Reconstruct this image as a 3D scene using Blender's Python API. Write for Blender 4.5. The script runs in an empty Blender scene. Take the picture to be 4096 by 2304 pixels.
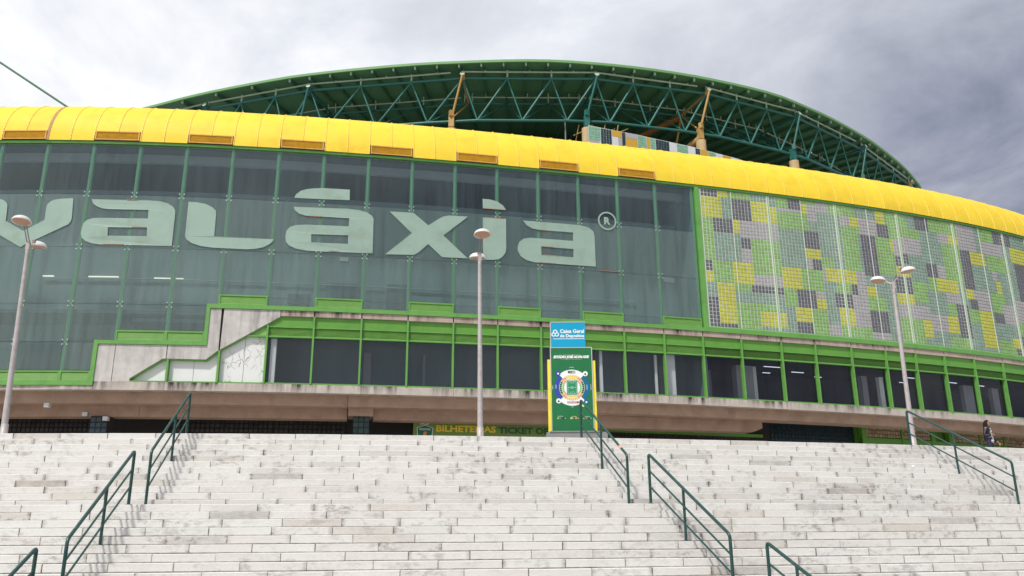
import bpy, bmesh, math, random
from mathutils import Vector, Matrix
from mathutils.geometry import tessellate_polygon
random.seed(7)
SC = bpy.context.scene
COL = SC.collection
R = math.radians
PI = math.pi

# ------------------------------------------------------------------ camera, world, sun, exposure
GROUND_TO_PLAZA = 4.8
CAM_Z = 2.173
cd = bpy.data.cameras.new('camera'); cam = bpy.data.objects.new('camera', cd); COL.objects.link(cam)
cd.sensor_width = 36.0; cd.lens = 29.443; cd.clip_start = 0.1; cd.clip_end = 3000
cam.matrix_world = Matrix.Translation((0, 0, CAM_Z)) @ Matrix.Rotation(PI/2 + math.atan(998/3350), 4, 'X') @ Matrix.Rotation(-0.0065, 4, 'Z')
SC.camera = cam
SUN = Vector((-0.36, -0.62, 1.0)).normalized()          # towards the sun
sl = bpy.data.lights.new('sun', 'SUN'); sun = bpy.data.objects.new('sun', sl); COL.objects.link(sun)
sl.energy = 3.0; sl.angle = R(4); sl.color = (1.0, 0.965, 0.91)
sun.rotation_euler = SUN.to_track_quat('Z', 'Y').to_euler()
W = bpy.data.worlds.new('World'); SC.world = W; W.use_nodes = True
def world():
    nt = W.node_tree; n = nt.nodes; n.clear(); L = nt.links
    def N(t, **k):
        x = n.new(t)
        for a, b in k.items(): setattr(x, a, b)
        return x
    def mth(op, a, b=None, c=None, clamp=False):
        x = N('ShaderNodeMath', operation=op, use_clamp=clamp)
        for i, v in enumerate((a, b, c)):
            if v is None: continue
            if isinstance(v, (int, float)): x.inputs[i].default_value = v
            else: L.new(v, x.inputs[i])
        return x.outputs[0]
    out = N('ShaderNodeOutputWorld')
    sky = N('ShaderNodeTexSky', sky_type='NISHITA', sun_disc=False)
    sky.sun_elevation = math.asin(SUN.z); sky.sun_rotation = math.atan2(SUN.x, SUN.y)
    bg = N('ShaderNodeBackground'); bg.inputs[1].default_value = 0.12
    L.new(sky.outputs[0], bg.inputs[0])
    tc = N('ShaderNodeTexCoord'); sp = N('ShaderNodeSeparateXYZ'); L.new(tc.outputs['Generated'], sp.inputs[0])
    x, y, z = sp.outputs
    zz = mth('MAXIMUM', mth('ADD', z, 0.22), 0.12)
    px = mth('DIVIDE', x, zz); py = mth('DIVIDE', y, zz)
    cb = N('ShaderNodeCombineXYZ'); L.new(px, cb.inputs[0]); L.new(py, cb.inputs[1])
    def noise(scale, detail, rough, dist=0.0, off=(0, 0, 0)):
        a = N('ShaderNodeVectorMath', operation='ADD'); a.inputs[1].default_value = off; L.new(cb.outputs[0], a.inputs[0])
        t = N('ShaderNodeTexNoise'); t.inputs['Scale'].default_value = scale; t.inputs['Detail'].default_value = detail
        t.inputs['Roughness'].default_value = rough; t.inputs['Distortion'].default_value = dist
        L.new(a.outputs[0], t.inputs['Vector']); return t.outputs[0]
    big = noise(1.15, 3.0, 0.5, 0.2, (7.3, 3.1, 0))
    mid = noise(3.4, 9.0, 0.57, 0.3, (3.4, 9.0, 0))
    # a bank of heavy slate cloud lies to the right (+x), thin bright cloud to the left
    bank = N('ShaderNodeMapRange', interpolation_type='SMOOTHSTEP')
    bank.inputs['From Min'].default_value = 0.0; bank.inputs['From Max'].default_value = 0.50
    bank.inputs['To Min'].default_value = 0.0; bank.inputs['To Max'].default_value = 0.325
    L.new(mth('ADD', x, mth('MULTIPLY', mth('SUBTRACT', z, 0.55), -0.55)), bank.inputs['Value'])
    dens = mth('ADD', mth('ADD', mth('MULTIPLY', big, 0.48), mth('MULTIPLY', mid, 0.62)), bank.outputs[0])
    rp = N('ShaderNodeValToRGB'); e = rp.color_ramp.elements
    e[0].position = 0.45; e[0].color = (0.93, 0.94, 0.965, 1)
    e[1].position = 1.0; e[1].color = (0.205, 0.23, 0.32, 1)
    k = rp.color_ramp.elements.new(0.575); k.color = (0.71, 0.74, 0.80, 1)
    k = rp.color_ramp.elements.new(0.74); k.color = (0.53, 0.555, 0.63, 1)
    L.new(dens, rp.inputs[0])
    cl = N('ShaderNodeBackground'); cl.inputs[1].default_value = 0.98; L.new(rp.outputs[0], cl.inputs[0])
    # a little blue shows where the cover is thinnest
    gap = N('ShaderNodeMapRange', interpolation_type='SMOOTHSTEP')
    gap.inputs['From Min'].default_value = 0.27; gap.inputs['From Max'].default_value = 0.36
    gap.inputs['To Min'].default_value = 0.88; gap.inputs['To Max'].default_value = 1.0
    L.new(mid, gap.inputs['Value'])
    mx = N('ShaderNodeMixShader'); L.new(gap.outputs[0], mx.inputs[0]); L.new(bg.outputs[0], mx.inputs[1]); L.new(cl.outputs[0], mx.inputs[2])
    L.new(mx.outputs[0], out.inputs[0])
world()
SC.view_settings.view_transform = 'Standard'; SC.view_settings.look = 'None'
SC.view_settings.exposure = 0.17; SC.view_settings.gamma = 1.0; SC.view_settings.use_curve_mapping = False

# ------------------------------------------------------------------ materials
MATS = {}
def material(name, col, rough=0.7, metal=0.0, var=0.12, vscale=3.0, stretch=(1, 1, 1), dark=None, dark_amt=0.0, dark_lo=0.5, dark_hi=0.7,
             dscale=1.5, island=0.0, bump=0.0, bscale=30.0, emit=0.0, spec=0.5, hue=0.0):
    """paint / stone / metal: a base colour with soft mottling, optional dirt patches, optional per-piece variation and relief"""
    m = bpy.data.materials.new(name); m.use_nodes = True; nt = m.node_tree; n = nt.nodes; L = nt.links
    b = n['Principled BSDF']; b.inputs['Roughness'].default_value = rough; b.inputs['Metallic'].default_value = metal
    b.inputs['Specular IOR Level'].default_value = spec
    tc = n.new('ShaderNodeTexCoord'); mp = n.new('ShaderNodeMapping'); mp.inputs['Scale'].default_value = stretch
    L.new(tc.outputs['Object'], mp.inputs[0])
    no = n.new('ShaderNodeTexNoise'); no.inputs['Scale'].default_value = vscale; no.inputs['Detail'].default_value = 6; no.inputs['Roughness'].default_value = 0.6
    L.new(mp.outputs[0], no.inputs['Vector'])
    mr = n.new('ShaderNodeMapRange'); mr.inputs['From Min'].default_value = 0.25; mr.inputs['From Max'].default_value = 0.75
    mr.inputs['To Min'].default_value = 1 - var; mr.inputs['To Max'].default_value = 1 + var; L.new(no.outputs[0], mr.inputs[0])
    val = mr.outputs[0]
    hs = n.new('ShaderNodeHueSaturation'); hs.inputs['Color'].default_value = (*col, 1)
    if island:
        ge = n.new('ShaderNodeNewGeometry'); oi = n.new('ShaderNodeObjectInfo')
        ad = n.new('ShaderNodeMath'); ad.operation = 'ADD'; L.new(ge.outputs['Random Per Island'], ad.inputs[0]); L.new(oi.outputs['Random'], ad.inputs[1])
        fr = n.new('ShaderNodeMath'); fr.operation = 'FRACT'; L.new(ad.outputs[0], fr.inputs[0])
        m2 = n.new('ShaderNodeMapRange'); m2.inputs['To Min'].default_value = 1 - island; m2.inputs['To Max'].default_value = 1 + island; L.new(fr.outputs[0], m2.inputs[0])
        mu = n.new('ShaderNodeMath'); mu.operation = 'MULTIPLY'; L.new(val, mu.inputs[0]); L.new(m2.outputs[0], mu.inputs[1]); val = mu.outputs[0]
        if hue:
            m3 = n.new('ShaderNodeMapRange'); m3.inputs['To Min'].default_value = 0.5 - hue; m3.inputs['To Max'].default_value = 0.5 + hue
            L.new(fr.outputs[0], m3.inputs[0]); L.new(m3.outputs[0], hs.inputs['Hue'])
    L.new(val, hs.inputs['Value']); colout = hs.outputs[0]
    if dark is not None:
        mp2 = n.new('ShaderNodeMapping'); mp2.inputs['Scale'].default_value = stretch; mp2.inputs['Location'].default_value = (3.3, 1.7, 5.1); L.new(tc.outputs['Object'], mp2.inputs[0])
        n2 = n.new('ShaderNodeTexNoise'); n2.inputs['Scale'].default_value = dscale; n2.inputs['Detail'].default_value = 9; n2.inputs['Roughness'].default_value = 0.66; L.new(mp2.outputs[0], n2.inputs['Vector'])
        m4 = n.new('ShaderNodeMapRange'); m4.inputs['From Min'].default_value = dark_lo; m4.inputs['From Max'].default_value = dark_hi
        m4.inputs['To Max'].default_value = dark_amt; L.new(n2.outputs[0], m4.inputs[0])
        mx = n.new('ShaderNodeMix'); mx.data_type = 'RGBA'; L.new(m4.outputs[0], mx.inputs[0]); L.new(colout, mx.inputs[6]); mx.inputs[7].default_value = (*dark, 1)
        colout = mx.outputs[2]
    L.new(colout, b.inputs['Base Color'])
    if bump:
        n3 = n.new('ShaderNodeTexNoise'); n3.inputs['Scale'].default_value = bscale; n3.inputs['Detail'].default_value = 4; L.new(tc.outputs['Object'], n3.inputs['Vector'])
        bu = n.new('ShaderNodeBump'); bu.inputs['Strength'].default_value = bump; bu.inputs['Distance'].default_value = 0.02
        L.new(n3.outputs[0], bu.inputs['Height']); L.new(bu.outputs[0], b.inputs['Normal'])
    if emit:
        b.inputs['Emission Color'].default_value = (*col, 1); b.inputs['Emission Strength'].default_value = emit
    MATS[name] = m; return m

def glass(name, tint, dust, dustcol, refl=0.10, streak=0.5):
    """old dusty sheet glass: lets part of the light through, mirrors part of it, carries a film of dust in vertical runs"""
    m = bpy.data.materials.new(name); m.use_nodes = True; nt = m.node_tree; n = nt.nodes; n.clear(); L = nt.links
    out = n.new('ShaderNodeOutputMaterial'); tr = n.new('ShaderNodeBsdfTransparent'); tr.inputs[0].default_value = (*tint, 1)
    di = n.new('ShaderNodeBsdfDiffuse'); di.inputs[0].default_value = (*dustcol, 1)
    gl = n.new('ShaderNodeBsdfGlossy'); gl.inputs['Roughness'].default_value = 0.0
    tc = n.new('ShaderNodeTexCoord'); mp = n.new('ShaderNodeMapping'); mp.inputs['Scale'].default_value = (2.2, 2.2, 0.16); L.new(tc.outputs['Object'], mp.inputs[0])
    no = n.new('ShaderNodeTexNoise'); no.inputs['Scale'].default_value = 1.6; no.inputs['Detail'].default_value = 7; L.new(mp.outputs[0], no.inputs['Vector'])
    mr = n.new('ShaderNodeMapRange'); mr.inputs['From Min'].default_value = 0.3; mr.inputs['From Max'].default_value = 0.7
    mr.inputs['To Min'].default_value = dust*(1-streak); mr.inputs['To Max'].default_value = dust*(1+streak); L.new(no.outputs[0], mr.inputs[0])
    oi = n.new('ShaderNodeObjectInfo'); mq = n.new('ShaderNodeMapRange'); mq.inputs['To Min'].default_value = 0.78; mq.inputs['To Max'].default_value = 1.22; L.new(oi.outputs['Random'], mq.inputs[0])
    mm = n.new('ShaderNodeMath'); mm.operation = 'MULTIPLY'; L.new(mr.outputs[0], mm.inputs[0]); L.new(mq.outputs[0], mm.inputs[1])
    m1 = n.new('ShaderNodeMixShader'); L.new(mm.outputs[0], m1.inputs[0]); L.new(tr.outputs[0], m1.inputs[1]); L.new(di.outputs[0], m1.inputs[2])
    lw = n.new('ShaderNodeLayerWeight'); lw.inputs['Blend'].default_value = 0.5
    pw = n.new('ShaderNodeMath'); pw.operation = 'POWER'; pw.inputs[1].default_value = 5.0; L.new(lw.outputs['Facing'], pw.inputs[0])
    mu = n.new('ShaderNodeMath'); mu.operation = 'MULTIPLY_ADD'; mu.inputs[1].default_value = 0.6; mu.inputs[2].default_value = refl*0.6; L.new(pw.outputs[0], mu.inputs[0]); mu.use_clamp = True
    m2 = n.new('ShaderNodeMixShader'); L.new(mu.outputs[0], m2.inputs[0]); L.new(m1.outputs[0], m2.inputs[1]); L.new(gl.outputs[0], m2.inputs[2])
    L.new(m2.outputs[0], out.inputs[0]); MATS[name] = m; return m

def stone_material():
    """white limestone step blocks: per-block tint, grain, soot gathered at block ends (block coordinates kept in the UV map) and blotches"""
    m = bpy.data.materials.new('white limestone'); m.use_nodes = True; nt = m.node_tree; n = nt.nodes; L = nt.links
    b = n['Principled BSDF']; b.inputs['Roughness'].default_value = 0.75; b.inputs['Specular IOR Level'].default_value = 0.3
    def N(t, **k):
        x = n.new(t)
        for a, v in k.items(): setattr(x, a, v)
        return x
    def mth(op, a, b_=None, clamp=False):
        x = N('ShaderNodeMath', operation=op, use_clamp=clamp)
        for i, v in enumerate((a, b_)):
            if v is None: continue
            if isinstance(v, (int, float)): x.inputs[i].default_value = v
            else: L.new(v, x.inputs[i])
        return x.outputs[0]
    def rng(v, a, b_, c, d, s='LINEAR'):
        x = N('ShaderNodeMapRange', interpolation_type=s)
        for i, q in zip(('From Min', 'From Max', 'To Min', 'To Max'), (a, b_, c, d)): x.inputs[i].default_value = q
        L.new(v, x.inputs['Value']); return x.outputs[0]
    tc = N('ShaderNodeTexCoord'); uv = N('ShaderNodeUVMap'); uv.uv_map = 'UVMap'
    sp = N('ShaderNodeSeparateXYZ'); L.new(uv.outputs[0], sp.inputs[0])          # u: 0..1 along block, plus an integer per block ; v: 0..1 up
    uu = sp.outputs[0]; vv = sp.outputs[1]
    u = mth('FRACT', uu); bid = mth('FLOOR', uu)
    wn = N('ShaderNodeTexWhiteNoise', noise_dimensions='1D'); L.new(bid, wn.inputs['W'])
    wn2 = N('ShaderNodeTexWhiteNoise', noise_dimensions='1D'); L.new(mth('ADD', bid, 0.37), wn2.inputs['W'])
    rnd = wn.outputs[0]; rnd2 = wn2.outputs[0]
    def noise(scale, det, rough, st=(1, 1, 1), loc=(0, 0, 0)):
        mp = N('ShaderNodeMapping'); mp.inputs['Scale'].default_value = st; mp.inputs['Location'].default_value = loc; L.new(tc.outputs['Object'], mp.inputs[0])
        t = N('ShaderNodeTexNoise'); t.inputs['Scale'].default_value = scale; t.inputs['Detail'].default_value = det; t.inputs['Roughness'].default_value = rough
        L.new(mp.outputs[0], t.inputs['Vector']); return t.outputs[0]
    grain = noise(14, 6, 0.65, (1, 1, 2.2)); blot = noise(1.3, 8, 0.7, (1, 1, 2.6)); soot = noise(4.5, 8, 0.72, (1, 1, 2.0), (9, 4, 2)); big = noise(0.22, 3, 0.5)
    # tint
    base = N('ShaderNodeValToRGB'); e = base.color_ramp.elements
    e[0].position = 0.0; e[0].color = (0.585, 0.555, 0.51, 1); e[1].position = 1.0; e[1].color = (0.685, 0.672, 0.645, 1)
    k = e.new(0.12); k.color = (0.645, 0.625, 0.59, 1); k = e.new(0.5); k.color = (0.665, 0.645, 0.61, 1)
    L.new(rnd, base.inputs[0])
    g = N('ShaderNodeMix', data_type='RGBA', blend_type='MULTIPLY'); g.inputs[0].default_value = 1.0; L.new(base.outputs[0], g.inputs[6])
    gv = rng(grain, 0.25, 0.75, 0.90, 1.06); cg = N('ShaderNodeCombineColor'); [L.new(gv, cg.inputs[i]) for i in range(3)]; L.new(cg.outputs[0], g.inputs[7])
    # soot at the block ends (only some blocks), and blotches, stronger in some zones of the stair
    edge = mth('MULTIPLY', mth('SUBTRACT', mth('ABSOLUTE', mth('SUBTRACT', u, 0.5)), 0.0), 2.0)        # 0 centre .. 1 end
    ends = rng(edge, 0.80, 1.0, 0.0, 1.0, 'SMOOTHSTEP')
    some = rng(rnd2, 0.35, 0.95, 0.0, 1.0)
    d1 = mth('MULTIPLY', mth('MULTIPLY', ends, some), rng(soot, 0.36, 0.55, 0.0, 1.0))
    zone = rng(big, 0.36, 0.58, 0.4, 1.15)
    d2 = mth('MULTIPLY', mth('MULTIPLY', rng(blot, 0.45, 0.60, 0.0, 1.0, 'SMOOTHSTEP'), rng(soot, 0.47, 0.58, 0.0, 1.0)), mth('MULTIPLY', zone, rng(rnd2, 0.1, 0.9, 0.35, 1.0)))
    d3 = mth('MULTIPLY', mth('MULTIPLY', rng(edge, 0.968, 0.992, 0.0, 1.0), rng(soot, 0.35, 0.6, 0.25, 1.0)), rng(rnd, 0.15, 0.8, 0.25, 1.0))
    film = mth('MULTIPLY', rng(rnd2, 0.86, 1.0, 0.0, 0.5), rng(soot, 0.3, 0.65, 0.3, 1.0))      # a few wholly grimy blocks
    foot = mth('MULTIPLY', rng(vv, 0.08, 0.20, 0.75, 0.0), rng(soot, 0.34, 0.58, 0.15, 1.0))  # stained riser foot, with the shadow line between steps painted in
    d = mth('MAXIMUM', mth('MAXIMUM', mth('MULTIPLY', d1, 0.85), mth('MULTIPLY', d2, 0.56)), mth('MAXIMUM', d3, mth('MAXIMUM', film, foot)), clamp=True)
    mx = N('ShaderNodeMix', data_type='RGBA'); L.new(d, mx.inputs[0]); L.new(g.outputs[2], mx.inputs[6]); mx.inputs[7].default_value = (0.12, 0.096, 0.08, 1)
    L.new(mx.outputs[2], b.inputs['Base Color'])
    bu = N('ShaderNodeBump'); bu.inputs['Strength'].default_value = 0.5; bu.inputs['Distance'].default_value = 0.012
    L.new(mth('ADD', soot, mth('MULTIPLY', grain, 0.5)), bu.inputs['Height']); L.new(bu.outputs[0], b.inputs['Normal'])
    MATS['stone'] = m; return m
stone_material()
def streaked_concrete(name, col, topz, span, amt):
    """weathered concrete: black runs that start at the top edge and thin out downwards, plus grain"""
    m = material(name, col, 0.85, 0, 0.14, 2.2, bump=0.25, bscale=25, spec=0.2)
    nt = m.node_tree; n = nt.nodes; L = nt.links; b = n['Principled BSDF']
    src = b.inputs['Base Color'].links[0].from_socket
    tc = n.new('ShaderNodeTexCoord')
    def noise(scale, st, loc=(0, 0, 0), det=6):
        mp = n.new('ShaderNodeMapping'); mp.inputs['Scale'].default_value = st; mp.inputs['Location'].default_value = loc; L.new(tc.outputs['Object'], mp.inputs[0])
        t = n.new('ShaderNodeTexNoise'); t.inputs['Scale'].default_value = scale; t.inputs['Detail'].default_value = det; t.inputs['Roughness'].default_value = 0.65; L.new(mp.outputs[0], t.inputs['Vector']); return t.outputs[0]
    run = noise(2.6, (1, 1, 0.12)); ger = noise(0.35, (1, 1, 0.3), (5, 2, 1), 3)
    sp = n.new('ShaderNodeSeparateXYZ'); L.new(tc.outputs['Object'], sp.inputs[0])
    def rng(v, a, b_, c, d):
        x = n.new('ShaderNodeMapRange'); x.inputs['From Min'].default_value = a; x.inputs['From Max'].default_value = b_; x.inputs['To Min'].default_value = c; x.inputs['To Max'].default_value = d; L.new(v, x.inputs[0]); return x.outputs[0]
    def mul(a, c):
        x = n.new('ShaderNodeMath'); x.operation = 'MULTIPLY'; L.new(a, x.inputs[0])
        if isinstance(c, float): x.inputs[1].default_value = c
        else: L.new(c, x.inputs[1])
        return x.outputs[0]
    h = rng(sp.outputs[2], topz-span, topz, 0.12, 1.0)
    f = mul(mul(rng(run, 0.40, 0.64, 0.0, 1.0), rng(ger, 0.42, 0.62, 0.06, 1.0)), h)
    f = mul(f, float(amt))
    mx = n.new('ShaderNodeMix'); mx.data_type = 'RGBA'; L.new(f, mx.inputs[0]); L.new(src, mx.inputs[6]); mx.inputs[7].default_value = (0.045, 0.04, 0.038, 1)
    L.new(mx.outputs[2], b.inputs['Base Color']); return m

M = material
M('yellow roof', (0.84, 0.60, 0.042), 0.58, 0, 0.05, 1.3, dark=(0.55, 0.29, 0.015), dark_amt=0.5, dark_lo=0.5, dark_hi=0.85, dscale=0.7, island=0.03, spec=0.25, bump=0.08, bscale=5)
M('yellow batten', (0.90, 0.70, 0.16), 0.5, 0, 0.12, 9)
M('ochre louvre', (0.82, 0.52, 0.05), 0.55, 0, 0.12, 4, dark=(0.6, 0.33, 0.03), dark_amt=0.4, dscale=2)
M('ochre frame', (0.66, 0.34, 0.07), 0.6, 0, 0.15, 5)
M('rust joint', (0.42, 0.24, 0.10), 0.7, 0, 0.2, 5)
M('green frame', (0.135, 0.345, 0.072), 0.42, 0, 0.10, 2, dark=(0.05, 0.15, 0.03), dark_amt=0.5, dark_lo=0.52, dark_hi=0.8, dscale=1.2)
M('green fascia', (0.125, 0.325, 0.045), 0.38, 0, 0.07, 1.5, dark=(0.06, 0.2, 0.03), dark_amt=0.4, dscale=0.8)
M('green louvre', (0.22, 0.45, 0.11), 0.5, 0, 0.1, 2)
M('dark green louvre', (0.12, 0.25, 0.06), 0.5, 0, 0.1, 2)
M('mullion green', (0.09, 0.27, 0.115), 0.45, 0, 0.08, 1.5)
M('roof fascia green', (0.15, 0.34, 0.125), 0.5, 0, 0.05, 1)
M('roof sheet green', (0.105, 0.265, 0.135), 0.6, 0, 0.06, 0.6, island=0.06)
M('rib green', (0.06, 0.17, 0.09), 0.6, 0, 0.1, 1)
M('truss teal', (0.022, 0.14, 0.115), 0.42, 0, 0.08, 1.5)
M('rail sage', (0.40, 0.52, 0.40), 0.5, 0, 0.08, 1.5)
M('pale cap', (0.40, 0.52, 0.40), 0.5, 0, 0.05, 2)
M('truss ochre', (0.46, 0.28, 0.085), 0.5, 0, 0.12, 1.5)
M('orange girder', (0.30, 0.13, 0.03), 0.5, 0, 0.12, 1.0)
M('beige column', (0.56, 0.40, 0.21), 0.7, 0, 0.07, 1.2, dark=(0.3, 0.2, 0.1), dark_amt=0.4, dscale=1.1)
M('dark interior', (0.035, 0.04, 0.045), 0.9, 0, 0.2, 0.5)
M('deck grey', (0.22, 0.22, 0.21), 0.9, 0, 0.15, 0.5)
streaked_concrete('band concrete', (0.46, 0.365, 0.315), 14.35, 0.6, 1.3)
streaked_concrete('slab concrete', (0.52, 0.46, 0.41), 10.2, 0.62, 1.5)
streaked_concrete('panel concrete', (0.56, 0.53, 0.505), 14.4, 5.0, 0.75)
M('beam concrete', (0.40, 0.27, 0.195), 0.85, 0, 0.16, 1.2, dark=(0.16, 0.10, 0.075), dark_amt=0.55, dark_lo=0.48, dark_hi=0.75, dscale=0.8, bump=0.2)
M('soffit concrete', (0.36, 0.27, 0.21), 0.9, 0, 0.15, 1.0)
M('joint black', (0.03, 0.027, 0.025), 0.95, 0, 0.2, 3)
M('grout', (0.55, 0.58, 0.52), 0.8, 0, 0.08, 3)
M('seam white', (0.62, 0.66, 0.58), 0.6, 0, 0.08, 3)
M('seam green', (0.26, 0.44, 0.20), 0.5, 0, 0.08, 2)
M('tile G', (0.22, 0.405, 0.115), 0.30, 0, 0.07, 0.6, island=0.13, hue=0.012)
M('tile Y', (0.48, 0.48, 0.05), 0.30, 0, 0.06, 0.6, island=0.08, hue=0.006)
M('tile T', (0.205, 0.305, 0.24), 0.28, 0, 0.08, 0.6, island=0.11, hue=0.01)
M('tile L', (0.36, 0.345, 0.355), 0.30, 0, 0.05, 0.6, island=0.06)
M('tile D', (0.115, 0.115, 0.138), 0.25, 0, 0.08, 0.6, island=0.12)
M('tile W', (0.60, 0.62, 0.64), 0.4, 0, 0.05, 0.6)
M('tile O', (0.55, 0.32, 0.03), 0.4, 0, 0.05, 0.6)
M('tile M', (0.20, 0.40, 0.28), 0.3, 0, 0.05, 0.6, island=0.1)
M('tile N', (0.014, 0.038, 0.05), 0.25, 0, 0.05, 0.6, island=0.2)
M('tile B', (0.40, 0.27, 0.19), 0.35, 0, 0.08, 0.6, island=0.3)
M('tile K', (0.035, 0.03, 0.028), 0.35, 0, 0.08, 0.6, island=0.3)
M('tile V', (0.02, 0.055, 0.05), 0.3, 0, 0.08, 0.6, island=0.25)
M('sage lettering', (0.285, 0.40, 0.335), 0.55, 0, 0.06, 1.0, dark=(0.20, 0.25, 0.17), dark_amt=0.45, dark_lo=0.5, dark_hi=0.72, dscale=0.9)
M('rust peel', (0.36, 0.17, 0.09), 0.8, 0, 0.2, 8)
M('steel clamp', (0.62, 0.66, 0.64), 0.35, 0.4, 0.05, 4)
M('hall wall', (0.15, 0.20, 0.205), 0.9, 0, 0.15, 0.6, stretch=(1, 1, 0.25))
M('hall bulkhead', (0.30, 0.32, 0.33), 0.9, 0, 0.1, 0.6)
M('hall dark', (0.05, 0.075, 0.085), 0.9, 0, 0.15, 0.5)
M('office dark', (0.028, 0.034, 0.055), 0.8, 0, 0.2, 0.4)
M('office wall', (0.26, 0.26, 0.275), 0.9, 0, 0.1, 0.4)
M('office white', (0.62, 0.62, 0.60), 0.8, 0, 0.05, 1)
M('lamp strip', (1.0, 0.93, 0.78), 0.5, 0, 0.0, 1, emit=0.75)
M('tube light', (0.85, 0.9, 1.0), 0.5, 0, 0.0, 1, emit=0.9)
glass('hall glass', (0.88, 0.94, 0.93), 0.165, (0.30, 0.40, 0.375), 0.07, 0.27)
glass('hall glass clear', (0.88, 0.93, 0.96), 0.055, (0.28, 0.40, 0.40), 0.07, 0.4)
glass('office glass', (0.94, 0.955, 0.975), 0.016, (0.35, 0.37, 0.42), 0.040, 0.4)
def cracked():
    m = material('white film', (0.74, 0.74, 0.73), 0.45, 0, 0.04, 1.5)
    nt = m.node_tree; n = nt.nodes; L = nt.links; b = n['Principled BSDF']; src = b.inputs['Base Color'].links[0].from_socket
    tc = n.new('ShaderNodeTexCoord'); mp = n.new('ShaderNodeMapping'); mp.inputs['Scale'].default_value = (1, 1, 0.62); L.new(tc.outputs['Object'], mp.inputs[0])
    nz = n.new('ShaderNodeTexNoise'); nz.inputs['Scale'].default_value = 2.0; nz.inputs['Detail'].default_value = 3; L.new(mp.outputs[0], nz.inputs['Vector'])
    mxv = n.new('ShaderNodeVectorMath'); mxv.operation = 'MULTIPLY_ADD'; mxv.inputs[1].default_value = (0.5, 0.5, 0.5); L.new(nz.outputs[1], mxv.inputs[0]); L.new(mp.outputs[0], mxv.inputs[2])
    vo = n.new('ShaderNodeTexVoronoi'); vo.feature = 'DISTANCE_TO_EDGE'; vo.inputs['Scale'].default_value = 3.2; L.new(mxv.outputs[0], vo.inputs['Vector'])
    r1 = n.new('ShaderNodeMapRange'); r1.inputs['From Min'].default_value = 0.012; r1.inputs['From Max'].default_value = 0.035; r1.inputs['To Min'].default_value = 1; r1.inputs['To Max'].default_value = 0; L.new(vo.outputs[0], r1.inputs[0])
    n2 = n.new('ShaderNodeTexNoise'); n2.inputs['Scale'].default_value = 1.1; L.new(tc.outputs['Object'], n2.inputs['Vector'])
    r2 = n.new('ShaderNodeMapRange'); r2.inputs['From Min'].default_value = 0.48; r2.inputs['From Max'].default_value = 0.56; L.new(n2.outputs[0], r2.inputs[0])
    mu = n.new('ShaderNodeMath'); mu.operation = 'MULTIPLY'; L.new(r1.outputs[0], mu.inputs[0]); L.new(r2.outputs[0], mu.inputs[1])
    mx = n.new('ShaderNodeMix'); mx.data_type = 'RGBA'; L.new(mu.outputs[0], mx.inputs[0]); L.new(src, mx.inputs[6]); mx.inputs[7].default_value = (0.25, 0.24, 0.24, 1); L.new(mx.outputs[2], b.inputs['Base Color'])
    m2 = material('white film plain', (0.74, 0.74, 0.73), 0.45, 0, 0.04, 1.5)
cracked()
M('paving', (0.42, 0.40, 0.37), 0.85, 0, 0.1, 0.8, dark=(0.2, 0.19, 0.17), dark_amt=0.5, dscale=0.4)
M('asphalt', (0.06, 0.06, 0.06), 0.9, 0, 0.2, 2)
M('mortar', (0.10, 0.09, 0.085), 0.95, 0, 0.2, 4)
M('rail paint', (0.011, 0.055, 0.047), 0.32, 0, 0.12, 6, dark=(0.10, 0.17, 0.15), dark_amt=0.5, dark_lo=0.55, dark_hi=0.75, dscale=4)
M('lamp pole', (0.46, 0.42, 0.41), 0.5, 0.15, 0.12, 6, dark=(0.24, 0.2, 0.19), dark_amt=0.5, dscale=5)
M('lamp dome', (0.70, 0.69, 0.67), 0.4, 0.0, 0.06, 6, dark=(0.45, 0.43, 0.4), dark_amt=0.5, dscale=6)
M('lamp glass', (0.42, 0.24, 0.15), 0.35, 0, 0.1, 5)
M('lamp arm', (0.24, 0.19, 0.18), 0.5, 0.1, 0.1, 5)
M('sign green', (0.007, 0.15, 0.045), 0.42, 0, 0.18, 0.9)
M('sign yellow', (0.85, 0.72, 0.05), 0.4, 0, 0.06, 3, dark=(0.5, 0.4, 0.1), dark_amt=0.4, dscale=5)
M('sign cyan', (0.0, 0.33, 0.55), 0.30, 0, 0.04, 2)
M('sign edge', (0.55, 0.52, 0.48), 0.5, 0.2, 0.1, 5)
for nm, c in (('ink white', (0.82, 0.84, 0.82)), ('ink black', (0.02, 0.03, 0.03)), ('ink blue', (0.03, 0.05, 0.40)), ('ink teal', (0.0, 0.12, 0.28)), ('ink dark green', (0.004, 0.07, 0.035)),
              ('ink lime', (0.17, 0.52, 0.07)), ('ink yellow', (0.80, 0.55, 0.06)), ('ink orange', (0.72, 0.27, 0.05)), ('ink red', (0.42, 0.04, 0.06)), ('ink field', (0.01, 0.26, 0.11)),
              ('banner green', (0.17, 0.27, 0.045)), ('banner yellow', (0.80, 0.58, 0.04)), ('banner dark', (0.015, 0.10, 0.045)), ('crest green', (0.01, 0.14, 0.085))):
    M(nm, c, 0.5, 0, 0.05, 4)
M('plinth grey', (0.25, 0.25, 0.25), 0.6, 0.1, 0.12, 4)
M('skin', (0.46, 0.25, 0.17), 0.55, 0, 0.05, 20); M('hair', (0.022, 0.012, 0.010), 0.75, 0, 0.3, 60, stretch=(1, 1, 0.2), spec=0.15)
M('leather', (0.016, 0.016, 0.02), 0.33, 0, 0.3, 14, bump=0.4, bscale=40); M('denim', (0.02, 0.022, 0.05), 0.8, 0, 0.2, 20)
M('print shirt', (0.08, 0.08, 0.09), 0.8, 0, 0.1, 9, dark=(0.75, 0.75, 0.75), dark_amt=1.0, dark_lo=0.5, dark_hi=0.56, dscale=14)
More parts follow.
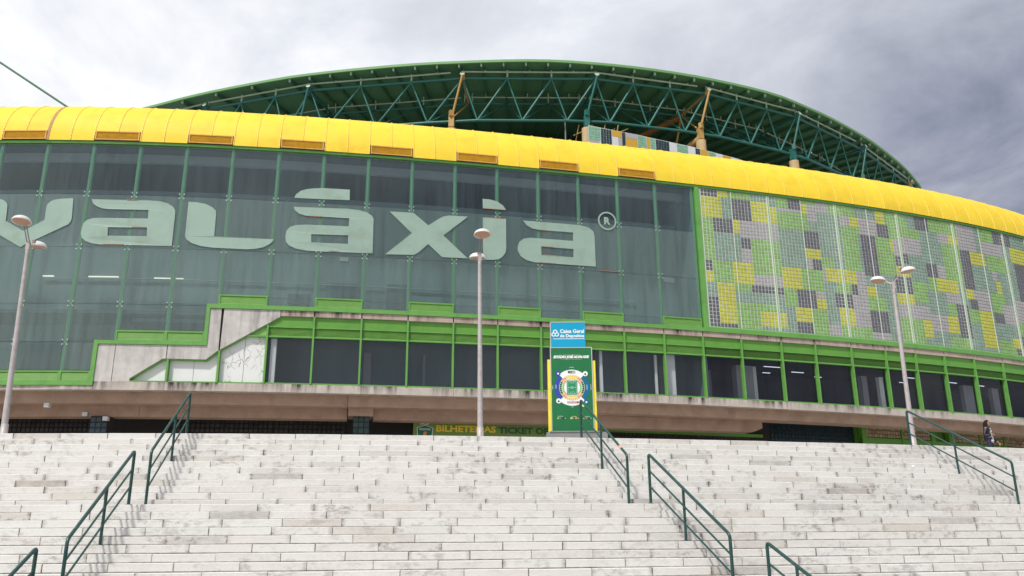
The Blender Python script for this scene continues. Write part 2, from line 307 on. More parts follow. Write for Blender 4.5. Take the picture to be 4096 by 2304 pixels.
M('red cloth', (0.10, 0.05, 0.05), 0.8, 0, 0.2, 20); M('shoe', (0.02, 0.02, 0.02), 0.5, 0, 0.1, 9); M('lens', (0.01, 0.01, 0.012), 0.15, 0, 0.0, 5)
M('paper white', (0.8, 0.8, 0.8), 0.7, 0, 0.05, 8); M('sticker', (0.75, 0.30, 0.2), 0.6, 0, 0.2, 30)

# ------------------------------------------------------------------ mesh helpers
class MB:
    def __init__(s): s.v = []; s.f = []; s.m = []; s.sm = []; s.uv = {}
    def add(s, vs, fs, mi=0, smooth=False):
        o = len(s.v); s.v += [tuple(p) for p in vs]
        for f in fs: s.f.append(tuple(o+i for i in f)); s.m.append(mi); s.sm.append(smooth)
    def hexa(s, p, mi=0):            # p: 4 bottom then 4 top, same winding (counter-clockwise seen from above)
        s.add(p, [(3, 2, 1, 0), (4, 5, 6, 7), (0, 1, 5, 4), (1, 2, 6, 5), (2, 3, 7, 6), (3, 0, 4, 7)], mi)
    def box(s, c, d, mi=0, rz=0.0):
        x, y, z = (k/2 for k in d); ca, sa = math.cos(rz), math.sin(rz)
        P = [(c[0]+a*x*ca-b*y*sa, c[1]+a*x*sa+b*y*ca, c[2]+h*z) for h in (-1, 1) for a, b in ((-1, -1), (1, -1), (1, 1), (-1, 1))]
        s.hexa(P, mi)
    def tube(s, pts, r, n=8, mi=0, closed_ends=True):
        pts = [Vector(p) for p in pts]; rs = r if isinstance(r, (list, tuple)) else [r]*len(pts)
        rings = []; ref = None
        for i, p in enumerate(pts):
            t = (pts[min(i+1, len(pts)-1)] - pts[max(i-1, 0)]).normalized()
            if ref is None:
                ref = Vector((0, 0, 1)) if abs(t.z) < 0.9 else Vector((1, 0, 0))
            a = (ref - t*ref.dot(t)).normalized(); ref = a; b = t.cross(a)
            rings.append([p + (a*math.cos(2*PI*k/n) + b*math.sin(2*PI*k/n))*rs[i] for k in range(n)])
        vs = [q for g in rings for q in g]; fs = []
        for i in range(len(pts)-1):
            for k in range(n): fs.append((i*n+k, i*n+(k+1) % n, (i+1)*n+(k+1) % n, (i+1)*n+k))
        s.add(vs, fs, mi, True)
        if closed_ends:
            s.add(rings[0], [tuple(reversed(range(n)))], mi); s.add(rings[-1], [tuple(range(n))], mi)
    def lathe(s, prof, n=24, mi=0, M4=None, smooth=True):    # prof: list of (r, z)
        vs = []; fs = []
        for r, z in prof:
            for k in range(n):
                p = Vector((r*math.cos(2*PI*k/n), r*math.sin(2*PI*k/n), z)); vs.append(M4 @ p if M4 else p)
        for i in range(len(prof)-1):
            for k in range(n): fs.append((i*n+k, i*n+(k+1) % n, (i+1)*n+(k+1) % n, (i+1)*n+k))
        s.add(vs, fs, mi, smooth)
    def build(s, name, mats, parent=None, kind=None, label=None, cat=None, group=None):
        me = bpy.data.meshes.new(name); me.from_pydata(s.v, [], s.f)
        for m in (mats if isinstance(mats, (list, tuple)) else [mats]): me.materials.append(MATS[m])
        me.polygons.foreach_set('material_index', s.m); me.polygons.foreach_set('use_smooth', s.sm); me.update()
        return link(name, me, parent, kind, label, cat, group)
def link(name, me, parent=None, kind=None, label=None, cat=None, group=None):
    o = bpy.data.objects.new(name, me); COL.objects.link(o)
    if parent is not None: o.parent = parent; o.matrix_parent_inverse = parent.matrix_world.inverted() if parent.type == 'EMPTY' and False else Matrix()
    for k, v in (('kind', kind), ('label', label), ('category', cat), ('group', group)):
        if v: o[k] = v
    return o
def empty(name, label=None, cat=None, loc=(0, 0, 0), group=None, parent=None, kind=None):
    o = link(name, None, parent, kind, label, cat, group); o.location = loc; o.empty_display_size = 0.3; return o
def dup_tree(o, parent=None):
    c = o.copy(); COL.objects.link(c)
    if parent is not None: c.parent = parent
    for ch in [k for k in bpy.data.objects if k.parent is o]: dup_tree(ch, c)
    return c
def text_mesh(txt, size, bold=0.0, shear=0.0, align='LEFT', spacing=1.0, width=None):
    """flat lettering as a mesh in the xy plane; returns (verts, faces)"""
    c = bpy.data.curves.new('t', 'FONT'); c.body = txt; c.size = size; c.offset = bold; c.shear = shear; c.align_x = align; c.space_character = spacing; c.resolution_u = 3
    o = bpy.data.objects.new('t', c); COL.objects.link(o); bpy.context.view_layer.update()
    me = bpy.data.meshes.new_from_object(o.evaluated_get(bpy.context.evaluated_depsgraph_get()))
    vs = [tuple(v.co) for v in me.vertices]; fs = [tuple(p.vertices) for p in me.polygons]
    bpy.data.objects.remove(o); bpy.data.curves.remove(c); bpy.data.meshes.remove(me)
    if vs:
        x0 = min(v[0] for v in vs); x1 = max(v[0] for v in vs)
        k = width/(x1-x0) if width else 1.0
        if align == 'CENTER': xm = (x0+x1)/2; vs = [((v[0]-xm)*k, v[1], 0) for v in vs]
        else: vs = [((v[0]-x0)*k, v[1], 0) for v in vs]
    return vs, fs

# ------------------------------------------------------------------ plan of the facade:  s runs along the wall, o outwards, z up
def _th(s): return 0.225179 + 0.003793*s - 5.4e-5*s*s + 3e-6*s**3
_S0, _DS = -70.0, 0.02
_CX = [0.0]; _CY = [0.0]
for i in range(8000):
    t = _th(_S0 + (i+0.5)*_DS); _CX.append(_CX[-1]+math.cos(t)*_DS); _CY.append(_CY[-1]+math.sin(t)*_DS)
_i0 = round(-_S0/_DS); _ox, _oy = _CX[_i0], _CY[_i0]
def plan(s, o=0.0):
    f = (s-_S0)/_DS; i = int(f); f -= i
    x = _CX[i]*(1-f)+_CX[i+1]*f - _ox; y = _CY[i]*(1-f)+_CY[i+1]*f - _oy + 47.368
    t = _th(s); return x+o*math.sin(t), y-o*math.cos(t)
def lowering(s, z):            # the lower storeys step down very slightly round the bend
    if s < 8: return 0.0
    return 0.27*min((s-8)/28, 1.6)*min(max((24-z)/13.5, 0), 1)
def P(s, z, o=0.0):
    x, y = plan(s, o); return (x, y, z - lowering(s, z))
def fbox(mb, s0, s1, z0, z1, o0, o1, mi=0, seg=None):
    """a box that follows the wall; o0 back, o1 front"""
    n = seg or max(1, int(abs(s1-s0)/2.7))
    for i in range(n):
        a = s0+(s1-s0)*i/n; b = s0+(s1-s0)*(i+1)/n
        fs = [(3, 2, 1, 0), (4, 5, 6, 7), (0, 1, 5, 4), (2, 3, 7, 6)]
        if i == 0: fs.append((3, 0, 4, 7))
        if i == n-1: fs.append((1, 2, 6, 5))
        mb.add([P(a, z0, o1), P(b, z0, o1), P(b, z0, o0), P(a, z0, o0), P(a, z1, o1), P(b, z1, o1), P(b, z1, o0), P(a, z1, o0)], fs, mi)
def fpoly(mb, loops, o0, o1, mi=0):
    """an extruded outline (first loop outer, others holes) lying on the wall"""
    fl = [p for l in loops for p in l]
    tris = tessellate_polygon([[Vector((a, b, 0)) for a, b in l] for l in loops])
    base = len(mb.v)
    front = [P(a, b, o1) for a, b in fl]; back = [P(a, b, o0) for a, b in fl]; nn = len(fl)
    fs = []
    for t in tris:
        a, b, c = (fl[i] for i in t)
        t = t if (b[0]-a[0])*(c[1]-a[1])-(b[1]-a[1])*(c[0]-a[0]) > 0 else (t[0], t[2], t[1])
        fs.append(tuple(t)); fs.append((t[0]+nn, t[2]+nn, t[1]+nn))
    k = 0
    for l in loops:
        m = len(l)
        for i in range(m): fs.append((k+i, k+(i+1) % m, nn+k+(i+1) % m, nn+k+i))
        k += m
    mb.add(front+back, fs, mi)
def louvre(mb, s0, s1, z0, z1, o, n, mi=0, depth=0.05):
    """tilted slats between s0..s1"""
    h = (z1-z0)/n
    for i in range(n):
        a = z0+i*h
        mb.add([P(s0, a+h*0.15, o), P(s1, a+h*0.15, o), P(s1, a+h*0.95, o-depth), P(s0, a+h*0.95, o-depth), P(s0, a, o-0.012), P(s1, a, o-0.012)],
               [(0, 1, 2, 3), (5, 4, 3, 2), (4, 5, 1, 0)], mi)

# ------------------------------------------------------------------ stairs
QS = (22.943223, -0.256676, 0.000865, 0.181428, -0.002314, 0.005009, 0.000236, -3e-05, 18.764748, -0.270053, 0.000118, 0.138166, 0.000211, 0.004883, -1.3e-05, 2.4e-05)
RISE = 0.16
def edge_y(j, X):
    """front edge of tread j in plan (0 = plaza edge, 12 and 24 = landings)"""
    X = max(-15.0, min(25.0, X)); q = QS
    if j <= 11: c, a, b, d = q[0]+q[1]*j+q[2]*j*j, q[3]+q[4]*j, q[5]+q[6]*j, q[7]
    else:
        m = min(j, 24)-12; c, a, b, d = q[8]+q[9]*m+q[10]*m*m, q[11]+q[12]*m, q[13]+q[14]*m, q[15]
        if j >= 24: c -= 1.15 + 0.27*(j-24)
    return c+a*X+b*X*X+d*X**3
def edge_z(j): return GROUND_TO_PLAZA - RISE*j
XL, XR = -17.0, 26.0
NR = 30
stair = empty('stone_stairs', kind='structure')
def block_geo(mb, j, xa, xb, bid, uvs):
    """one step stone: chamfered nosing, small shadow gap under its foot, slight individual set"""
    zt = edge_z(j); zb = zt-RISE; dep = 0.42
    jy = random.uniform(-0.006, 0.006); jz = random.uniform(-0.0035, 0.0035); g = random.uniform(0.003, 0.010)
    xa += g; xb -= g*0.3
    prof = [(0.008, zb+0.003), (0.008, zb+0.008), (0.0, zb+0.012), (0.0, zt-0.011+jz), (0.009, zt+jz), (dep, zt+jz-0.002)]
    n = 2; vs = []; 
    for i in range(n+1):
        X = xa+(xb-xa)*i/n; Y = edge_y(j, X)+jy
        vs += [(X, Y+py, pz) for py, pz in prof]
    k = len(prof); fs = []; uvl = []
    o = len(mb.v)
    for i in range(n):
        for a in range(k-1):
            fs.append((i*k+a, (i+1)*k+a, (i+1)*k+a+1, i*k+a+1))
            va = 0.05 if a == 0 else (0.1 if a == 1 else (0.12 if a == 2 else 0.95)); vb = (0.1, 0.12, 0.95, 1.0, 1.0)[a]; va = (0.02, 0.08, 0.1, 0.95, 1.0)[a]
            u0 = 0.003+0.994*i/n; u1 = 0.003+0.994*(i+1)/n
            uvl.append([(bid+u0, va), (bid+u1, va), (bid+u1, vb), (bid+u0, vb)])
    for i, fl in ((0, False), (n, True)):
        f = tuple(i*k+a for a in range(k)); fs.append(f if fl else tuple(reversed(f))); uvl.append([(bid+(0.999 if fl else 0.001), 0.5)]*k)
    mb.add(vs, fs, 0); uvs += uvl
def finish_blocks(mb, uvs, name, kind=None):
    o = mb.build(name, 'stone', stair, kind)
    lay = o.data.uv_layers.new(name='UVMap'); i = 0
    for pl, u in zip(o.data.polygons, uvs):
        for q in u: lay.data[i].uv = q; i += 1
    return o
blocks = []
for j in range(NR):
    x = XL + ((j*0.5) % 1.0)*1.2 - random.random()*0.5 - 0.3
    while x < XR:
        w = 1.19 + random.uniform(-0.03, 0.03)
        blocks.append((j, max(x, XL), min(x+w, XR))); x += w
blocks = [b for b in blocks if b[2]-b[1] > 0.15]
def seen(b):
    j, a, c = b; m = (a+c)/2; y = edge_y(j, m); zz = edge_z(j)
    return abs(m) < 0.63*y+0.7 and j <= 23 and j != 12
order = sorted([b for b in blocks if seen(b)], key=lambda b: -b[0])
near = set(order[:300])
far = MB(); fuv = []
for bid, b in enumerate(blocks):
    if b in near:
        mb = MB(); uvs = []; block_geo(mb, b[0], b[1], b[2], bid, uvs); finish_blocks(mb, uvs, 'stone_block')
    else: block_geo(far, b[0], b[1], b[2], bid, fuv)
finish_blocks(far, fuv, 'stone_block_courses', 'stuff')
# mortar bed behind and below the stones, landings, plaza, ground
core = MB(); nx = 40
for i in range(nx):
    a = XL+(XR-XL)*i/nx; b = XL+(XR-XL)*(i+1)/nx
    for j in range(NR):
        z1 = edge_z(j)-0.02; z0 = z1-RISE
        fa, fb = edge_y(j, a)+0.03, edge_y(j, b)+0.03
        ba = edge_y(j-1, a)+0.03 if j else fa+0.4; bb = edge_y(j-1, b)+0.03 if j else fb+0.4
        core.add([(a, fa, z0), (b, fb, z0), (b, fb, z1), (a, fa, z1), (b, bb, z1), (a, ba, z1)], [(0, 1, 2, 3), (3, 2, 4, 5)])
core.build('mortar_bed', 'mortar', stair)
lp = MB()
for jf in (12, 24):
    for i in range(nx*2):
        a = XL+(XR-XL)*i/nx/2+0.004; b = XL+(XR-XL)*(i+1)/nx/2-0.004; z = edge_z(jf)-0.002
        fa, fb, ba, bb = edge_y(jf, a)+0.425, edge_y(jf, b)+0.425, edge_y(jf-1, a)+0.02, edge_y(jf-1, b)+0.02
        lp.add([(a, fa, z), (b, fb, z), (b, bb, z), (a, ba, z)], [(0, 1, 2, 3)])
lp.build('landing_slabs', 'paving', stair, 'stuff')
pm = MB()
for i in range(nx):
    a = XL+(XR-XL)*i/nx; b = XL+(XR-XL)*(i+1)/nx; z = GROUND_TO_PLAZA-0.004
    pm.add([(a, edge_y(0, a)+0.43, z), (b, edge_y(0, b)+0.43, z), (b, 130, z), (a, 130, z)], [(0, 1, 2, 3)])
for x0, x1 in ((-120, XL), (XR, 140)):
    y0 = edge_y(0, -15 if x0 < 0 else 25)
    pm.hexa([(x0, y0, 0), (x1, y0, 0), (x1, 130, 0), (x0, 130, 0), (x0, y0, 4.796), (x1, y0, 4.796), (x1, 130, 4.796), (x0, 130, 4.796)])
# cheek walls at both ends of the stairs
for X in (XL, XR):
    xa, xb = (X-0.4, X) if X < 0 else (X, X+0.4)
    for j in range(NR):
        yf = edge_y(j, X); yb = edge_y(j-1, X) if j else yf+3
        pm.hexa([(xa, yf, -0.1), (xb, yf, -0.1), (xb, yb, -0.1), (xa, yb, -0.1), (xa, yf, edge_z(j)+0.02), (xb, yf, edge_z(j)+0.02), (xb, yb, edge_z(j)+0.02), (xa, yb, edge_z(j)+0.02)])
pm.build('plaza', 'paving', None, 'structure')
gm = MB(); gm.add([(900*math.cos(2*PI*k/64), 900*math.sin(2*PI*k/64), 0) for k in range(64)], [tuple(range(64))]); gm.build('ground', 'paving', None, 'structure')

# ------------------------------------------------------------------ the stadium
stadium = empty('stadium', 'football stadium with yellow tube roof, green glazed front and coloured tile wall', 'stadium', (0, 0, 0))
def group_part(name, label=None): return empty(name, label, None, (0, 0, 0), None, stadium)
BW = 2.5912; S0 = -29.37
def bay(k): return S0 + BW*k              # glazed hall: bays -3 .. 15, corner at bay 16 = 12.09
SM = [12.08, 14.73, 17.59, 20.1, 22.87, 25.63, 28.15, 30.7, 33.5, 36.4, 39.1, 41.8, 44.5, 47.2]   # low windows on the bend
SM = [-13.70] + [bay(k) for k in range(7, 16)] + SM          # from -13.82 on

# yellow tube roof
yr = group_part('yellow_roof')
seams = [bay(-3)+BW/2*i for i in range(38)]
while seams[-1] < 55: seams.append(seams[-1]+1.364)
AX, BZ, Z0Y = 2.8, 3.3, 24.07
def yprof(ph, bulge=0.0):
    return 0.16 + bulge - AX*(1-math.cos(ph)), Z0Y + BZ*math.sin(ph)
wide = bay(1)
for i in range(len(seams)-1):
    a, b = seams[i], seams[i+1]; mb = MB(); vs = []; fs = []
    ga = 0.004; kk = 14; nn = 3
    has_vent = any(abs(a-(bay(2*m)+h*BW/2)) < 0.05 for m in range(-1, 8) for h in (0, 1))
    ph0 = math.asin(0.62/BZ) if has_vent else 0.0
    for u in range(nn+1):
        s = a+ga+(b-a-2*ga)*u/nn
        for q in range(kk+1):
            ph = ph0+(R(100)-ph0)*q/kk; bul = 0.012*math.sin(PI*u/nn)*(1 if 0 < q < kk else 0.3); o, z = yprof(ph, bul); vs.append(P(s, z, o))
    for u in range(nn):
        for q in range(kk): fs.append((u*(kk+1)+q, (u+1)*(kk+1)+q, (u+1)*(kk+1)+q+1, u*(kk+1)+q+1))
    mb.add(vs, fs, 0, True); mb.build('roof_panel', 'yellow roof', yr)
for i, s in enumerate(seams):
    mb = MB(); w = abs(s-wide) < 0.05; hw = 0.085 if w else 0.02
    kk = 14; mid = any(abs(s-(bay(2*m)+BW/2)) < 0.05 for m in range(-1, 8)); ps = math.asin(0.62/BZ) if mid else 0.0
    for q in range(kk):
        p0, p1 = ps+(R(100)-ps)*q/kk, ps+(R(100)-ps)*(q+1)/kk
        (oa, za), (ob, zb) = yprof(p0), yprof(p1); t = 0.03 if not w else 0.02
        mb.add([P(s-hw, za, oa+t), P(s+hw, za, oa+t), P(s+hw, zb, ob+t*math.cos(p1)), P(s-hw, zb, ob+t*math.cos(p1)), P(s-hw, za, oa-0.06), P(s+hw, za, oa-0.06), P(s+hw, zb, ob-0.06), P(s-hw, zb, ob-0.06)],
               [(0, 1, 2, 3), (4, 0, 3, 7), (1, 5, 6, 2)])
        for bz in (0.3, 0.75):        # bolt heads along the batten
            if w: continue
            ph = p0+(p1-p0)*bz; oo, z_ = yprof(ph)
            x, y, z2 = P(s, z_, oo+0.035); mb.box((x, y, z2), (0.055, 0.03, 0.04), 0, _th(s))
    mb.build('roof_batten', 'rust joint' if w else 'yellow batten', yr)
for m in range(-1, 8):
    a = bay(2*m)+0.07; b = a+BW-0.14; mb = MB()
    z0, z1 = 24.12, 24.66
    for s0, s1, za, zb in ((a, b, z0, z0+0.06), (a, b, z1-0.06, z1), (a, a+0.07, z0+0.06, z1-0.06), (b-0.07, b, z0+0.06, z1-0.06)): fbox(mb, s0, s1, za, zb, -0.1, 0.20, 1, 1)
    louvre(mb, a+0.07, b-0.07, z0+0.06, z1-0.06, 0.17, 9, 0, 0.045)
    fbox(mb, a+0.07, b-0.07, z0+0.06, z1-0.06, -0.12, 0.115, 0, 1)
    mb.build('roof_vent', ['ochre louvre', 'ochre frame'], yr)
mb = MB(); fbox(mb, bay(-4), 55, 23.93, 24.07, -0.25, 0.10); mb.build('eaves_trim', 'green frame', yr)
mb = MB(); fbox(mb, bay(-4), 55, 24.07, 24.12, -0.2, 0.15, 0); mb.build('eaves_lip', 'dark interior', yr)

# glazed hall front
gf = group_part('glass_front')
rows_z = [23.93, 20.83, 17.70, 14.45, 12.32, 10.79]
def bottom_of(k):
    if k < 2: return 10.20
    if k < 3: return 10.20
    return 14.55
for k in range(-3, 16):
    a, b = bay(k), bay(k+1)
    zmin_l = 14.55
    spans = []; low_extra = None
    if b <= -22.4: segs = [(a, b, 10.20)]
    elif a < -22.5 and b > -22.45: segs = [(a, b, 12.42)]; low_extra = (a, -22.64, 10.20)
    elif b <= -17.0: segs = [(a, b, 12.42)]
    elif a < -17.0 and b > -16.9: segs = [(a, b, 14.55)]; low_extra = (a, -17.0, 12.42)
    else: segs = [(a, b, 14.55)]
    if low_extra: segs.append(low_extra)
    for s0, s1, zm in segs:
        lou = zm+0.57; extra = low_extra is not None and s1 < b-0.01
        boxed = (zm < 14 and s1-s0 > 0.4 and not (low_extra and not extra)) or (zm > 14 and (k % 2 == 1))
        zlow = lou if boxed else zm
        for r in range(len(rows_z)-1):
            zt, zb = rows_z[r], max(rows_z[r+1], zlow)
            lim = 12.42 if zm < 11 else 14.55
            if extra and zb > lim-0.05: continue
            if extra: zt = min(zt, lim)
            if zt-zb < (0.03 if extra else 0.12):
                if extra: continue
                break
            last = zb == zlow or zt-zlow < 0.12
            mb = MB(); fbox(mb, s0+0.012, s1-0.012, zb+(0.0 if last else 0.012), zt-0.012, -0.02, 0.0, 0, 1)
            mb.build('glass_pane', 'hall glass clear' if r == 0 else 'hall glass', gf)
            if zb == zlow: break
        if boxed:
            lb = MB(); z1 = lou-0.005; z0 = zm+0.005
            for q0, q1, za, zb in ((s0, s1, z1-0.08, z1), (s0, s0+0.08, z0, z1-0.08), (s1-0.08, s1, z0, z1-0.08), (s0, s1, z0-0.0, z0+0.05)): fbox(lb, q0, q1, za, zb, -0.1, 0.06, 0, 1)
            louvre(lb, s0+0.08, s1-0.08, z0+0.05, z1-0.08, 0.03, 8, 1, 0.03); fbox(lb, s0+0.08, s1-0.08, z0+0.05, z1-0.08, -0.1, -0.005, 1, 1)
            lb.build('louvre_box', ['green frame', 'green louvre'], gf)
for k in range(-3, 17):
    s = bay(k); zb = 10.2 if s < -22.5 else (12.4 if s < -17 else 14.5)
    mb = MB(); mb.tube([P(s, zb, -0.15), P(s, 24.0, -0.15)], 0.125, 10); mb.build('mullion', 'mullion green', gf)
fr = MB()
fbox(fr, bay(-4), -22.43, 9.99, 10.20, -0.25, 0.10); fbox(fr, -22.64, -22.43, 10.20, 12.22, -0.25, 0.10)
fbox(fr, -22.64, -16.82, 12.22, 12.42, -0.25, 0.10); fbox(fr, -17.01, -16.82, 12.42, 14.32, -0.25, 0.10)
fbox(fr, -17.01, 12.2, 14.32, 14.55, -0.25, 0.10)
fbox(fr, 12.2, 12.5, 14.32, 23.93, -0.25, 0.10)
fr.build('sill_frame', 'green frame', gf)
# steel clamps at the pane corners (one mesh, placed many times)
cm = MB()
for a, b in ((-1, -1), (1, -1), (1, 1), (-1, 1)):
    cm.tube([(a*0.13, -0.012, b*0.13), (a*0.13, 0.012, b*0.13)], 0.032, 8); cm.tube([(0, 0.05, 0), (a*0.13, 0.02, b*0.13)], 0.007, 5)
first = None
for k in range(-2, 16):
    for z in rows_z[1:5]:
        s = bay(k)
        if z < 13 and s > -22.6: continue
        if z < 14.5 and s > -17: continue
        o = cm.build('glass_clamp', 'steel clamp', gf) if first is None else link('glass_clamp', first.data, gf)
        first = first or o
        o.location = P(s, z, 0.015); o.rotation_euler = (0, 0, _th(s))
# hall behind the glass
hall = group_part('glazed_hall')
mb = MB(); fbox(mb, bay(-4), 12.3, 9.9, 22.35, -3.3, -3.0); mb.build('back_wall', 'hall wall', hall)
for nm_, za, zb, oa, ob in (('upper_wall', 22.35, 24.1, -8.2, -8.0), ('ceiling', 24.1, 24.3, -8.2, -0.05), ('shelf_slab', 22.2, 22.35, -8.0, -3.3), ('floor_slab', 14.0, 14.2, -3.0, -0.3)): mb = MB(); fbox(mb, bay(-4), 12.3, za, zb, oa, ob); mb.build(nm_, 'hall dark', hall)
mb = MB(); fbox(mb, bay(-4), 12.3, 23.55, 24.05, -1.7, -1.5); fbox(mb, bay(-4), 12.3, 23.52, 23.55, -1.72, -1.48); mb.build('bulkhead', 'hall bulkhead', hall)
mb = MB(); fbox(mb, 12.3, 12.45, 9.9, 24.1, -8, -0.3, 0, 1); mb.build('end_wall', 'hall wall', hall)
for s0, s1, z in ((-27.45, -26.8, 16.86), (-24.75, -22.99, 16.84), (-20.92, -19.22, 16.80)):
    mb = MB(); fbox(mb, s0, s1, z-0.03, z+0.035, -2.86, -2.78, 0, 1); mb.build('strip_light', 'lamp strip', hall)
mb = MB(); fbox(mb, -27.4, 9.0, 16.72, 16.77, -2.9, -2.8); mb.build('conduit', 'hall bulkhead', hall)
for s0, s1, z0, z1, m in ((-13.08, -11.81, 15.5, 16.13, 'office dark'), (-10.14, -9.62, 18.33, 18.56, 'office white'), (11.1, 11.92, 18.32, 18.64, 'office white'), (-7.2, -5.9, 15.0, 17.0, 'hall dark'), (-10.9, -9.0, 15.1, 16.9, 'hall dark'), (-27.9, -22.7, 10.3, 12.9, 'hall dark')):
    mb = MB(); fbox(mb, s0, s1, z0, z1, -3.0, -2.93, 0, 1); mb.build('wall_panel', m, hall)
gr = MB()
fbox(gr, -16.5, 12, 15.6, 15.64, -2.2, -2.16); fbox(gr, -22.3, -17.2, 13.3, 13.34, -2.2, -2.16)
for i in range(190):
    s = -16.4+i*0.15; gr.add([P(s, 14.3, -2.18), P(s+0.02, 14.3, -2.18), P(s+0.02, 15.6, -2.18), P(s, 15.6, -2.18)], [(0, 1, 2, 3)])
for i in range(33):
    s = -22.2+i*0.15; gr.add([P(s, 12.3, -2.18), P(s+0.02, 12.3, -2.18), P(s+0.02, 13.3, -2.18), P(s, 13.3, -2.18)], [(0, 1, 2, 3)])
gr.build('guard_rail', 'hall dark', hall, 'stuff')

# big lettering on the glass
def px(pts, ox, oy, sc, conv):
    return [conv(ox+x/sc, oy+y/sc) for x, y in pts]
lettering = group_part('wall_lettering')
LETTERS = [[[(-28.917,20.481),(-28.735,20.433),(-28.539,20.291),(-28.438,20.128),(-28.403,19.733),(-28.376,19.178),(-27.319,18.58),(-26.254,19.226),(-26.266,19.735),(-26.266,20.014),(-26.226,20.177),(-26.062,20.365),(-25.821,20.461),(-25.488,20.511),(-24.897,20.542),(-24.866,20.472),(-24.791,19.333),(-24.828,19.148),(-24.932,18.985),(-27.186,17.739),(-27.296,17.635),(-27.432,17.694),(-28.556,18.332),(-29.895,19.1),(-30.067,19.333),(-30.144,19.519),(-30.261,20.544),(-29.357,20.508)]],[[(-23.875,20.503),(-21.932,20.521),(-20.834,20.521),(-20.154,20.483),(-19.719,20.371),(-19.402,20.171),(-19.259,19.941),(-19.243,19.661),(-19.23,17.834),(-21.358,17.827),(-23.02,17.827),(-23.526,17.886),(-23.877,18.017),(-24.089,18.196),(-24.174,18.423),(-24.17,18.789),(-24.124,19.066),(-23.96,19.253),(-23.64,19.375),(-23.223,19.397),(-20.687,19.416),(-20.705,19.938),(-22.871,19.925),(-23.213,19.964),(-23.522,20.074),(-23.757,20.257)],[(-22.768,18.852),(-20.667,18.869),(-20.631,18.373),(-22.733,18.348)]],[[(-18.594,20.51),(-18.105,20.497),(-17.629,20.409),(-17.273,20.235),(-17.063,20.032),(-17.024,19.845),(-17.006,18.49),(-13.762,18.46),(-13.788,18.356),(-13.953,18.161),(-14.278,17.96),(-14.735,17.838),(-15.154,17.796),(-17.049,17.819),(-17.683,17.887),(-18.157,18.031),(-18.47,18.227),(-18.574,18.43),(-18.576,18.661)]],[[(-12.798,21.046),(-12.703,21.269),(-12.456,21.503),(-12.113,21.637),(-11.677,21.714),(-11.149,21.759),(-9.673,21.763),(-9.65,21.103),(-11.11,21.069)]],[[(-12.796,20.492),(-9.712,20.563),(-9.043,20.51),(-8.591,20.395),(-8.315,20.195),(-8.218,20.007),(-8.226,19.669),(-8.199,17.914),(-11.102,17.861),(-11.879,17.868),(-12.486,17.954),(-12.883,18.12),(-13.078,18.344),(-13.126,18.67),(-13.093,19.001),(-12.916,19.246),(-12.579,19.383),(-11.976,19.44),(-9.628,19.474),(-9.617,19.975),(-12.098,19.996),(-12.451,20.081),(-12.703,20.282)],[(-11.703,18.877),(-9.624,18.925),(-9.616,18.399),(-11.664,18.38)]],[[(-7.324,20.552),(-5.933,20.571),(-5.029,19.84),(-4.463,20.267),(-4.177,20.454),(-3.831,20.554),(-2.675,20.568),(-4.128,19.269),(-2.669,17.937),(-4.19,17.918),(-5.014,18.676),(-5.557,18.131),(-5.834,17.953),(-7.48,17.896),(-5.983,19.276)]],[[(-1.796,21.784),(-1.366,21.789),(-0.886,21.69),(-0.526,21.448),(-0.359,21.209),(-0.377,21.176),(-1.769,21.17)]],[[(-1.779,20.575),(-0.349,20.613),(-0.346,18.752),(-0.388,18.443),(-0.596,18.154),(-0.832,17.998),(-1.155,17.946),(-1.74,17.926)]],[[(0.705,20.584),(4.308,20.584),(4.871,20.472),(5.178,20.242),(5.242,19.929),(5.252,17.968),(2.635,17.968),(1.366,17.965),(0.888,18.073),(0.532,18.293),(0.368,18.619),(0.358,18.864),(0.45,19.18),(0.723,19.417),(1.146,19.511),(3.84,19.513),(3.856,20.057),(1.761,20.059),(1.275,20.115),(0.914,20.306)],[(1.817,19.002),(3.856,18.988),(3.841,18.456),(1.826,18.465)]]]
for loops in LETTERS:
    mb = MB(); fpoly(mb, loops, 0.012, 0.045); mb.build('letter', 'sage lettering', lettering)
mb = MB()
cx_, cz_ = (6.11, 21.015); ro = [(cx_+0.606*math.cos(2*PI*k/40), cz_+0.606*math.sin(2*PI*k/40)) for k in range(40)]; ri = [(cx_+0.509*math.cos(2*PI*k/40), cz_+0.509*math.sin(2*PI*k/40)) for k in range(40)]
fpoly(mb, [ro, ri], 0.012, 0.045)
vs, fs = text_mesh('R', 0.62, 0.035, align='CENTER')
mb.add([P(cx_+x, cz_-0.21+y, 0.045) for x, y, z in vs], fs)
mb.build('registered_mark', 'sage lettering', lettering)
for s, z, w in [(-21.93, 20.51, 0.59), (-22.917, 17.85, 1.14), (-21.484, 18.89, 0.79), (-12.095, 19.98, 0.91), (-10.649, 17.91, 0.52), (-1.722, 21.18, 1.31), (-1.69, 20.6, 1.22), (1.791, 20.06, 0.34), (1.835, 19.01, 0.73), (1.916, 18.47, 1.13), (1.666, 17.98, 1.06), (5.523, 17.74, 1.33)]:
    mb = MB(); fbox(mb, s, s+w, z-0.018, z+0.018, 0.02, 0.05, 0, 1); mb.build('rust_edge', 'rust peel', lettering)

